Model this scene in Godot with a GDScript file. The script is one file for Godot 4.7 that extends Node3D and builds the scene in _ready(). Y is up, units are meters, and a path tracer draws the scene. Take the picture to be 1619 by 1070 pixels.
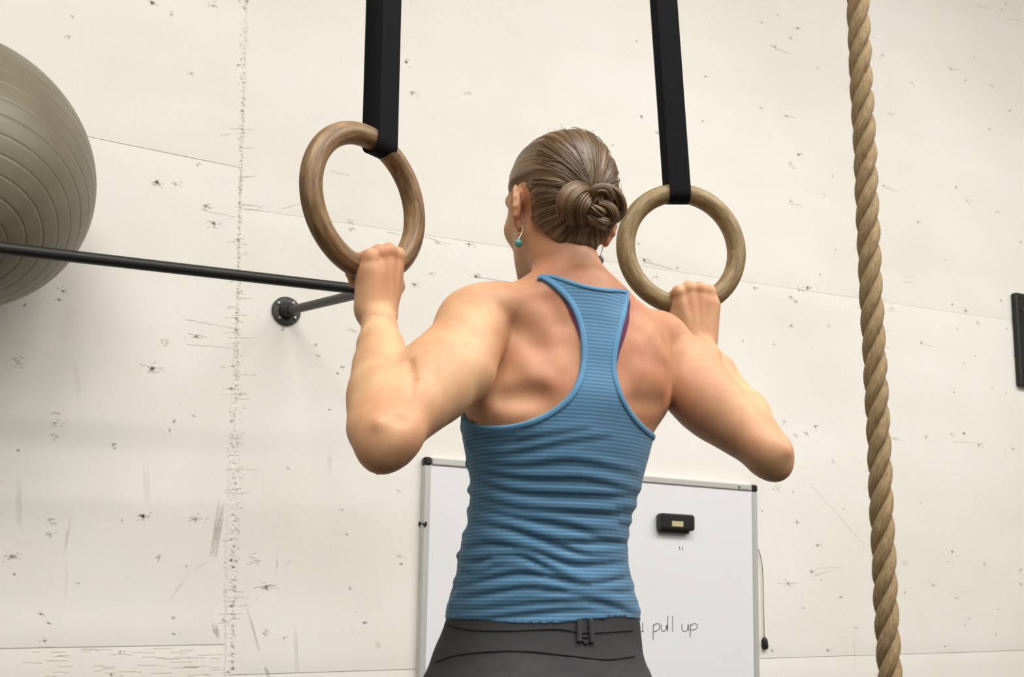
extends Node3D
# A gym: a woman seen from behind pulls herself up on wooden rings in front of a white-painted concrete wall.

const EYE := Vector3(0, 1.45, 0)
const FOCAL := 1677.0                  # pixels of the 1619 x 1070 frame
const MID := Vector2(809.5, 741.0)     # the lens is shifted: the photo is the upper part of a taller one
const PITCH := 0.12399
const YAW := 0.47124
const WALL := -3.087                   # the wall's face
const RINGS := -1.45                   # the plane of the rings, the straps and the rope
const CEIL := 5.2

var fwd := Vector3(sin(YAW) * cos(PITCH), sin(PITCH), -cos(YAW) * cos(PITCH))
var rgt := Vector3(cos(YAW), 0, sin(YAW))
var upw := rgt.cross(fwd)
var rng := RandomNumberGenerator.new()
var M := {}


func _ready():
	# ---- camera, sky, lamps, exposure
	var cam := Camera3D.new()
	cam.name = "camera"
	add_child(cam)
	cam.transform = Transform3D(Basis(rgt, upw, -fwd), EYE)
	cam.keep_aspect = Camera3D.KEEP_HEIGHT
	cam.set_frustum(1070.0 / FOCAL * 0.05, Vector2(0, (MID.y - 535.0) / FOCAL * 0.05), 0.05, 60.0)
	cam.current = true
	var env := Environment.new()
	env.background_mode = Environment.BG_COLOR
	env.background_color = Color(0.02, 0.02, 0.02)
	env.tonemap_mode = Environment.TONE_MAPPER_LINEAR
	env.tonemap_exposure = EXPOSURE
	env.sdfgi_enabled = true
	env.ssao_enabled = true
	env.ssil_enabled = true
	var we := WorldEnvironment.new()
	we.name = "environment"
	we.environment = env
	add_child(we)
	rng.seed = 7
	make_materials()
	for k in LAMPS.size():
		ceiling_lamp(LAMPS[k], k)
	# ---- the room
	room()
	# ---- the things
	exercise_ball()
	pull_up_bar()
	whiteboard()
	wall_fittings()
	climbing_rope()
	rings_and_straps()
	person()


const EXPOSURE := 1.0
# x, z, energy of each ceiling panel
const LAMPS := [Vector3(-0.6, 0.3, 1.12), Vector3(2.0, 0.3, 1.12), Vector3(4.6, 0.3, 1.12), Vector3(-0.6, 2.9, 0.65), Vector3(2.0, 2.9, 0.65), Vector3(4.6, 2.9, 0.65)]
const LAMP_POWER := 9.3


# ---------------------------------------------------------------- helpers

func at(px: float, py: float, z: float) -> Vector3:   # the point of the plane z that the photo shows at that pixel
	var d := ray(px, py)
	return EYE + d * ((z - EYE.z) / d.z)

func ray(px: float, py: float) -> Vector3:
	return fwd + rgt * ((px - MID.x) / FOCAL) - upw * ((py - MID.y) / FOCAL)

func mpp(p: Vector3) -> float:                       # metres per pixel there
	return (p - EYE).dot(fwd) / FOCAL

func tag(o: Node, label: String, category: String, group := "", kind := "") -> void:
	if label: o.set_meta("label", label)
	if category: o.set_meta("category", category)
	if group: o.set_meta("group", group)
	if kind: o.set_meta("kind", kind)

func base(called: String, where := Vector3.ZERO, parent: Node = self) -> Node3D:
	var o := Node3D.new()
	o.name = called
	parent.add_child(o, true)
	o.position = where
	return o

func build(sh: Shape, called: String, m: Material, parent: Node = self) -> MeshInstance3D:
	var o := MeshInstance3D.new()
	o.name = called
	var origin := Vector3.ZERO
	if parent != self: origin = origin_of(parent)
	elif sh.anchor != Vector3.INF:
		origin = sh.anchor
		o.position = origin
	o.mesh = sh.mesh(origin)
	o.material_override = m
	parent.add_child(o, true)
	return o

func origin_of(n: Node) -> Vector3:
	var p := Vector3.ZERO
	while n is Node3D and n != self:
		p += n.position
		n = n.get_parent()
	return p

func structure(o: Node) -> void: o.set_meta("kind", "structure")


class Shape:                                          # collects triangles in the room's own coordinates
	var v := PackedVector3Array()
	var n := PackedVector3Array()
	var t := PackedVector2Array()
	var c := PackedColorArray()
	var i := PackedInt32Array()
	var anchor := Vector3.INF

	func add(p: Vector3, nn: Vector3, uv := Vector2.ZERO) -> int:
		v.append(p); n.append(nn); t.append(uv)
		return v.size() - 1

	func tri(a: int, b: int, d: int) -> void:
		if (v[b] - v[a]).cross(v[d] - v[a]).dot(n[a] + n[b] + n[d]) > 0.0: i.append_array([a, d, b])
		else: i.append_array([a, b, d])

	func quad(a: int, b: int, d: int, e: int) -> void:
		tri(a, b, d); tri(a, d, e)

	# a smooth sheet of (nu+1) x (nv+1) points f(u, v); loop_u when it closes on itself
	func sheet(nu: int, nv: int, f: Callable, loop_u := false, uv := Vector2.ONE, flip := false) -> void:
		var at0 := v.size()
		var pts := PackedVector3Array()
		for b in nv + 1:
			for a in nu + 1: pts.append(f.call(float(a) / nu, float(b) / nv))
		for b in nv + 1:
			for a in nu + 1:
				var a0 := a - 1
				var a1 := a + 1
				if loop_u:
					a0 = posmod(a - 1, nu); a1 = (a + 1) % nu
				else:
					a0 = maxi(a0, 0); a1 = mini(a1, nu)
				var du := pts[b * (nu + 1) + a1] - pts[b * (nu + 1) + a0]
				var dv := pts[mini(b + 1, nv) * (nu + 1) + a] - pts[maxi(b - 1, 0) * (nu + 1) + a]
				if du.length_squared() < 1e-14: du = pts[clampi(nv / 2, 0, nv) * (nu + 1) + a1] - pts[clampi(nv / 2, 0, nv) * (nu + 1) + a0]
				var nn := du.cross(dv).normalized()
				v.append(pts[b * (nu + 1) + a])
				n.append(-nn if flip else nn)
				t.append(Vector2(float(a) / nu * uv.x, float(b) / nv * uv.y))
		for b in nv:
			for a in nu:
				var q := at0 + b * (nu + 1) + a
				quad(q, q + 1, q + nu + 2, q + nu + 1)

	# a round tube along points, radius r[k]; closed ends
	func tube(path: PackedVector3Array, r, sides := 10, caps := true, uv := Vector2.ONE) -> void:
		var m := path.size()
		var side := Vector3.ZERO
		var rows := []
		for k in m:
			var dir := (path[mini(k + 1, m - 1)] - path[maxi(k - 1, 0)]).normalized()
			if k == 0: side = dir.cross(Vector3.UP if absf(dir.y) < 0.9 else Vector3.RIGHT).normalized()
			else: side = (side - dir * side.dot(dir)).normalized()
			rows.append([path[k], side, dir.cross(side), r if r is float else r[k]])
		sheet(sides, m - 1, func(a, b):
			var w: Array = rows[roundi(b * (m - 1))]
			return w[0] + (w[1] * cos(a * TAU) + w[2] * sin(a * TAU)) * w[3], true, uv, true)
		if caps:
			for e in [0, m - 1]:
				var w: Array = rows[e]
				var dir: Vector3 = (path[0] - path[1]).normalized() if e == 0 else (path[m - 1] - path[m - 2]).normalized()
				var hub := add(w[0], dir)
				for s in sides:
					var p: Vector3 = w[0] + (w[1] * cos(s * TAU / sides) + w[2] * sin(s * TAU / sides)) * w[3]
					add(p, dir)
				for s in sides: tri(hub, hub + 1 + s, hub + 1 + (s + 1) % sides)

	# a box with its edges bevelled by e
	func box(mid: Vector3, size: Vector3, b := Basis.IDENTITY, e := 0.002) -> void:
		var h := size * 0.5
		e = minf(e, minf(h.x, minf(h.y, h.z)) * 0.9)
		var ax := [b.x.normalized(), b.y.normalized(), b.z.normalized()]
		var hh := [h.x, h.y, h.z]
		var corner := func(axis: int, s: Vector3) -> Vector3:
			var p := mid
			for k in 3: p += ax[k] * (s[k] * (hh[k] if k == axis else hh[k] - e))
			return p
		for axis in 3:
			var k1 := (axis + 1) % 3
			var k2 := (axis + 2) % 3
			for sg in [-1.0, 1.0]:
				var ids := []
				for q in [[-1, -1], [1, -1], [1, 1], [-1, 1]]:
					var s := Vector3.ZERO
					s[axis] = sg; s[k1] = q[0]; s[k2] = q[1]
					var p: Vector3 = corner.call(axis, s)
					ids.append(add(p, ax[axis] * sg, Vector2((p - mid).dot(ax[k1]), (p - mid).dot(ax[k2]))))
				quad(ids[0], ids[1], ids[2], ids[3])
			for sa in [-1.0, 1.0]:                     # the bevel between faces k1 and k2, along axis
				for sb in [-1.0, 1.0]:
					var nn: Vector3 = (ax[k1] * sa + ax[k2] * sb).normalized()
					var ids := []
					for q in [[k1, -1.0], [k1, 1.0], [k2, 1.0], [k2, -1.0]]:
						var s := Vector3.ZERO
						s[axis] = q[1]; s[k1] = sa; s[k2] = sb
						ids.append(add(corner.call(q[0], s), nn))
					quad(ids[0], ids[1], ids[2], ids[3])
		for sx in [-1.0, 1.0]:
			for sy in [-1.0, 1.0]:
				for sz in [-1.0, 1.0]:
					var s := Vector3(sx, sy, sz)
					var nn: Vector3 = (ax[0] * sx + ax[1] * sy + ax[2] * sz).normalized()
					tri(add(corner.call(0, s), nn), add(corner.call(1, s), nn), add(corner.call(2, s), nn))

	# a turned solid: profile of (radius, height) along dir from where
	func lathe(where: Vector3, dir: Vector3, profile: PackedVector2Array, sides := 24) -> void:
		var s := dir.cross(Vector3.UP if absf(dir.y) < 0.9 else Vector3.RIGHT).normalized()
		var w := dir.cross(s)
		for k in profile.size() - 1:                   # each band with edges of its own
			var p0 := profile[k]
			var p1 := profile[k + 1]
			sheet(sides, 1, func(a, b):
				var p: Vector2 = p0.lerp(p1, b)
				return where + dir * p.y + (s * cos(a * TAU) + w * sin(a * TAU)) * maxf(p.x, 1e-5), true, Vector2.ONE, true)

	func mesh(origin: Vector3) -> ArrayMesh:
		var arr := []
		arr.resize(Mesh.ARRAY_MAX)
		var vv := v
		if origin != Vector3.ZERO:
			vv = v.duplicate()
			for k in vv.size(): vv[k] -= origin
		arr[Mesh.ARRAY_VERTEX] = vv
		arr[Mesh.ARRAY_NORMAL] = n
		arr[Mesh.ARRAY_TEX_UV] = t
		if c.size() == v.size(): arr[Mesh.ARRAY_COLOR] = c
		arr[Mesh.ARRAY_INDEX] = i
		var m := ArrayMesh.new()
		m.add_surface_from_arrays(Mesh.PRIMITIVE_TRIANGLES, arr)
		return m


func spline(pts: Array, per := 8) -> PackedVector3Array:      # a smooth line through points
	var out := PackedVector3Array()
	for k in pts.size() - 1:
		var p0: Vector3 = pts[maxi(k - 1, 0)]
		var p3: Vector3 = pts[mini(k + 2, pts.size() - 1)]
		for s in per: out.append(pts[k].cubic_interpolate(pts[k + 1], p0, p3, float(s) / per))
	out.append(pts[-1])
	return out


# ---------------------------------------------------------------- materials

func mat(called: String, color: Color, rough := 0.6, metal := 0.0) -> StandardMaterial3D:
	var m := StandardMaterial3D.new()
	m.resource_name = called
	m.albedo_color = color
	m.roughness = rough
	m.metallic = metal
	M[called] = m
	return m

func noise(seed_: int, freq: float, octaves := 4) -> FastNoiseLite:
	var f := FastNoiseLite.new()
	f.seed = seed_
	f.noise_type = FastNoiseLite.TYPE_SIMPLEX_SMOOTH
	f.frequency = freq
	f.fractal_octaves = octaves
	return f

func rgb8(r: float, g: float, b: float) -> Color: return Color(r / 255.0, g / 255.0, b / 255.0)

# a computed picture: f(x, y) gives each pixel's colour
func picture(w: int, h: int, f: Callable) -> ImageTexture:
	var im := Image.create(w, h, false, Image.FORMAT_RGB8)
	for y in h:
		for x in w: im.set_pixel(x, y, f.call(x, y))
	return ImageTexture.create_from_image(im)

func bump(m: StandardMaterial3D, tex: Texture2D, cm: float) -> void:
	m.heightmap_enabled = true
	m.heightmap_texture = tex
	m.heightmap_scale = cm

func make_materials() -> void:
	mat("black_pipe", rgb8(38, 37, 34), 0.5, 0.3)
	mat("iron", rgb8(62, 62, 60), 0.5, 0.4)
	mat("bolt", rgb8(150, 148, 140), 0.35, 0.9)
	mat("black_plastic", rgb8(24, 24, 25), 0.45)
	mat("aluminium", rgb8(205, 205, 202), 0.38, 0.35)
	mat("board_face", rgb8(232, 234, 237), 0.28)
	mat("ink", rgb8(72, 72, 76), 0.5)
	mat("print_grey", rgb8(150, 150, 150), 0.5)
	mat("label_paper", rgb8(196, 184, 140), 0.6)
	mat("cord_grey", rgb8(140, 138, 105), 0.6)
	mat("ceiling_paint", rgb8(225, 223, 216), 0.9)
	mat("side_paint", rgb8(150, 146, 138), 0.9)
	mat("rubber_floor", rgb8(46, 45, 44), 0.85)
	mat("steel_beam", rgb8(70, 72, 74), 0.5, 0.4)
	mat("lamp_frame", rgb8(235, 235, 232), 0.5)
	var lamp := mat("lamp_glow", Color.WHITE, 0.5)
	lamp.emission_enabled = true
	lamp.emission = Color(1.0, 0.97, 0.9)
	lamp.emission_energy_multiplier = 3.0
	mat("silver", rgb8(190, 190, 186), 0.25, 0.9)
	mat("turquoise", rgb8(84, 158, 150), 0.35)
	mat("grey_stone", rgb8(92, 108, 112), 0.35)
	# worn plywood of the rings: long grain round the ring (u runs round the tube, v along it)
	for k in 2:
		var g1 := noise(11 + k, 1.0, 3)
		var g2 := noise(21 + k, 1.0, 4)
		var lo: Color = [rgb8(92, 68, 42), rgb8(98, 80, 50)][k]
		var hi: Color = [rgb8(166, 134, 94), rgb8(172, 148, 104)][k]
		var tex := picture(256, 512, func(x, y):
			var ang: float = x / 256.0 * TAU
			var ply: float = 0.5 + 0.5 * sin(cos(ang) * 11.0 + 0.6 * g1.get_noise_2d(cos(ang) * 2.0, y * 0.01))
			var grain: float = g2.get_noise_3d(cos(ang) * 7.0, sin(ang) * 7.0, y * 0.018) + 0.5 * g2.get_noise_3d(cos(ang) * 22.0, sin(ang) * 22.0, y * 0.05)
			var wear: float = g1.get_noise_3d(cos(ang) * 1.2, sin(ang) * 1.2, y * 0.012)
			var s: float = clampf(0.45 + (0.16 if k == 0 else 0.05) * (ply - 0.5) * 2.0 + 0.55 * grain + 0.3 * wear, 0.0, 1.0)
			return lo.lerp(hi, s))
		var m := mat("ring_wood_%d" % k, Color.WHITE, 0.55)
		m.albedo_texture = tex
		bump(m, tex, 0.05)
	# black webbing: fine ribs across
	var web := picture(32, 32, func(x, y):
		var s: float = 0.5 + 0.5 * sin(x / 32.0 * TAU * 8.0) * sin(y / 32.0 * TAU * 4.0)
		return Color(s, s, s))
	var wm := mat("webbing", rgb8(11, 12, 15), 0.85)
	bump(wm, web, 0.05)
	wm.metallic_specular = 0.3
	# hemp: fibres along each strand
	var f1 := noise(31, 1.0, 4)
	var hemp := picture(256, 512, func(x, y):
		var a: float = x / 256.0 * TAU + y / 512.0 * TAU
		var s: float = 0.5 + 0.55 * f1.get_noise_3d(cos(a) * 9.0, sin(a) * 9.0, y * 0.02) + 0.35 * f1.get_noise_3d(cos(a) * 26.0, sin(a) * 26.0, y * 0.05 + 40.0)
		return rgb8(94, 74, 48).lerp(rgb8(190, 166, 124), clampf(s, 0.0, 1.0)))
	var hm := mat("hemp", Color.WHITE, 0.8)
	hm.albedo_texture = hemp
	bump(hm, hemp, 0.15)
	# dull rubber of the ball, a little dusty
	var d1 := noise(41, 0.012, 5)
	var dust := picture(512, 512, func(x, y):
		var s: float = 0.5 + 0.5 * d1.get_noise_2d(x, y)
		return rgb8(110, 103, 85).lerp(rgb8(126, 118, 97), s))
	var bm := mat("ball_rubber", Color.WHITE, 0.42)
	bm.albedo_texture = dust
	# skin
	var sk := mat("skin", Color.WHITE, 0.58)
	sk.vertex_color_use_as_albedo = true
	sk.subsurf_scatter_enabled = true
	sk.subsurf_scatter_strength = 0.12
	var pore := noise(55, 0.09, 4)
	var pores := picture(256, 256, func(x, y):
		var a: float = pore.get_noise_3d(cos(x / 256.0 * TAU) * 60.0, sin(x / 256.0 * TAU) * 60.0, cos(y / 256.0 * TAU) * 60.0 + sin(y / 256.0 * TAU) * 41.0)
		return Color.WHITE * (0.5 + 0.5 * a))
	sk.uv1_triplanar = true
	sk.uv1_world_triplanar = true
	sk.uv1_scale = Vector3(18, 18, 18)
	bump(sk, pores, 0.025)
	# blue heathered knit with fine stripes: 8 stripes to a tile
	var h1 := noise(51, 0.9, 2)
	var h2 := noise(52, 0.11, 3)
	var knit := picture(512, 512, func(x, y):
		var st: float = sin((y / 512.0) * TAU * 8.0)
		var s: float = 0.46 + 0.2 * clampf(st * 1.3 - 0.3, -1.0, 1.0) + 0.26 * h1.get_noise_2d(x * 0.5, y) + 0.12 * h2.get_noise_2d(x * 0.4, y)
		return rgb8(50, 94, 130).lerp(rgb8(118, 164, 194), clampf(s, 0.0, 1.0)))
	var tk := mat("knit", Color.WHITE, 0.85)
	tk.albedo_texture = knit
	bump(tk, knit, 0.03)
	tk.rim_enabled = true
	tk.rim = 0.25
	var bind := picture(128, 128, func(x, y):
		var s: float = 0.5 + 0.5 * h1.get_noise_2d(x, y)
		return rgb8(76, 126, 164).lerp(rgb8(100, 150, 186), s))
	var tb := mat("knit_binding", Color.WHITE, 0.85)
	tb.albedo_texture = bind
	mat("plum_knit", rgb8(92, 30, 66), 0.8)
	# charcoal trouser cloth
	var c1 := noise(61, 0.5, 2)
	var twill := picture(256, 256, func(x, y):
		var s: float = 0.5 + 0.25 * sin((x + y) / 256.0 * TAU * 48.0) + 0.3 * c1.get_noise_2d(x, y)
		return rgb8(44, 43, 46).lerp(rgb8(66, 65, 68), clampf(s, 0.0, 1.0)))
	var tr := mat("trouser_cloth", Color.WHITE, 0.85)
	tr.albedo_texture = twill
	tr.uv1_triplanar = true
	tr.uv1_scale = Vector3(6, 6, 6)
	mat("trouser_seam", rgb8(34, 33, 36), 0.9)
	mat("shoe", rgb8(48, 50, 54), 0.7)
	mat("sole", rgb8(205, 203, 198), 0.7)
	# hair: streaks that run along v
	var s1 := noise(71, 1.0, 3)
	var hair := picture(1024, 128, func(x, y):
		var a: float = x / 1024.0 * TAU
		var s: float = 0.48 + 0.5 * s1.get_noise_3d(cos(a) * 16.0, sin(a) * 16.0, y * 0.006) + 0.42 * s1.get_noise_3d(cos(a) * 50.0, sin(a) * 50.0, y * 0.01 + 9.0)
		return rgb8(62, 45, 29).lerp(rgb8(146, 115, 78), clampf(s, 0.0, 1.0)))
	var hr := mat("hair", Color.WHITE, 0.42)
	hr.albedo_texture = hair
	bump(hr, hair, 0.05)


# ---------------------------------------------------------------- the room

func ceiling_lamp(p: Vector3, k: int) -> void:
	var size := Vector2(2.2, 1.2)
	var o := base("ceiling_light", Vector3(p.x, CEIL, p.y))
	tag(o, "flat ceiling light panel %s, in the row %s the painted wall" % [["above the exercise ball", "above the woman", "beyond the climbing rope"][k % 3], "nearer" if k < 3 else "farther from"], "ceiling light", "ceiling light panels")
	var fr := Shape.new()
	for s in [-1, 1]:
		fr.box(Vector3(p.x, CEIL - 0.04, p.y + s * (size.y / 2 + 0.02)), Vector3(size.x + 0.08, 0.08, 0.04))
		fr.box(Vector3(p.x + s * (size.x / 2 + 0.02), CEIL - 0.04, p.y), Vector3(0.04, 0.08, size.y))
	build(fr, "frame", M.lamp_frame, o)
	var g := Shape.new()
	g.box(Vector3(p.x, CEIL - 0.03, p.y), Vector3(size.x, 0.03, size.y))
	build(g, "lamp_panel", M.lamp_glow, o)
	var l := AreaLight3D.new()
	l.name = "lamp_light"
	l.area_size = size
	l.light_color = Color(1.0, 0.99, 0.985)
	l.light_energy = LAMP_POWER * p.z
	l.area_range = 30.0
	l.area_attenuation = 2.0
	l.shadow_enabled = true
	o.add_child(l)
	l.position = Vector3(0, -0.085, 0)
	l.rotation.x = -PI / 2


const SHEET := Rect2(-0.15, 1.05, 4.6, 3.27)           # the part of the wall that its texture covers once: x, y, width, height
const TW := 2048
const TH := 1456
var paint: Image
var relief: Image

func wpx(px: float, py: float) -> Vector2:              # photo pixel -> texture pixel, by way of the wall
	var p := at(px, py, WALL)
	return Vector2((p.x - SHEET.position.x) / SHEET.size.x * TW, (SHEET.end.y - p.y) / SHEET.size.y * TH)

func smear(x: int, y: int, c: Color, share: float, depth := 0.0) -> void:
	if x < 0 or y < 0 or x >= TW or y >= TH: return
	paint.set_pixel(x, y, paint.get_pixel(x, y).lerp(c, clampf(share, 0.0, 1.0)))
	if depth != 0.0:
		var h := relief.get_pixel(x, y).r
		relief.set_pixel(x, y, Color(clampf(h - depth, 0.0, 1.0), 0, 0))

func blot(mid: Vector2, rx: float, ry: float, c: Color, share: float, depth: float, ragged := 0.4) -> void:
	var ph := rng.randf() * TAU
	for y in range(int(mid.y - ry - 1), int(mid.y + ry + 2)):
		for x in range(int(mid.x - rx - 1), int(mid.x + rx + 2)):
			var d := Vector2((x - mid.x) / maxf(rx, 0.5), (y - mid.y) / maxf(ry, 0.5))
			var a := d.angle()
			var edge := 1.0 + ragged * 0.5 * (sin(a * 3.0 + ph) + sin(a * 5.0 + ph * 2.0))
			var s := clampf((edge - d.length()) * 1.8, 0.0, 1.0)
			if s > 0.0: smear(x, y, c, s * share, s * depth)

func stroke(a: Vector2, b: Vector2, w: float, c: Color, share: float, depth: float) -> void:
	var n_ := int(a.distance_to(b)) + 1
	for k in n_ + 1:
		var p := a.lerp(b, float(k) / n_)
		var fade := share * (0.6 + 0.4 * rng.randf())
		for o in range(-int(ceil(w / 2)), int(ceil(w / 2)) + 1):
			if absf(o) <= w / 2 + 0.3:
				if absf(b.y - a.y) > absf(b.x - a.x): smear(int(p.x) + o, int(p.y), c, fade, depth)
				else: smear(int(p.x), int(p.y) + o, c, fade, depth)

# a chipped hole in the cast face: dark core, crumbled rim, chips drawn out sideways
func pit(px: float, py: float, size: float, dark: float) -> void:
	var m := wpx(px, py)
	var r := size * 0.7
	if dark < 0.45:                                     # a shallow chip, a thin broken outline
		for k in 4 + int(size):
			var q := m + Vector2(rng.randfn(0, r * 0.7), rng.randfn(0, r * 0.5))
			stroke(q, q + Vector2(rng.randf_range(1, r), rng.randf_range(-1.5, 2.0)), 1.0, rgb8(150, 146, 136), 0.35 + dark * 0.5, 0.08)
		return
	for k in 3 + int(size * 0.9):
		var q := m + Vector2(rng.randfn(0, r * 1.0), rng.randfn(0, r * 0.5))
		stroke(q, q + Vector2(rng.randf_range(1.0, r * 0.9), rng.randf_range(-1.5, 1.8)), 1.2, rgb8(138, 133, 122), 0.2 + 0.4 * dark, 0.12)
	blot(m, r * 0.6, r * 0.5, rgb8(130, 125, 113), 0.3 + 0.35 * dark, 0.25, 0.7)
	blot(m + Vector2(0, -r * 0.12), r * (0.1 + 0.3 * dark * dark), r * (0.1 + 0.27 * dark * dark), rgb8(36, 32, 28), dark, 0.5, 0.5)

func scar(x0: float, y0: float, x1: float, y1: float, share := 0.5, w := 1.2) -> void:
	var a := wpx(x0, y0)
	var b := wpx(x1, y1)
	var mid := a.lerp(b, 0.5) + Vector2(0, rng.randf_range(-1, 1))
	stroke(a, mid, w, rgb8(120, 116, 106), share, 0.12)
	stroke(mid, b, w * 0.8, rgb8(120, 116, 106), share * 0.8, 0.1)

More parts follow.
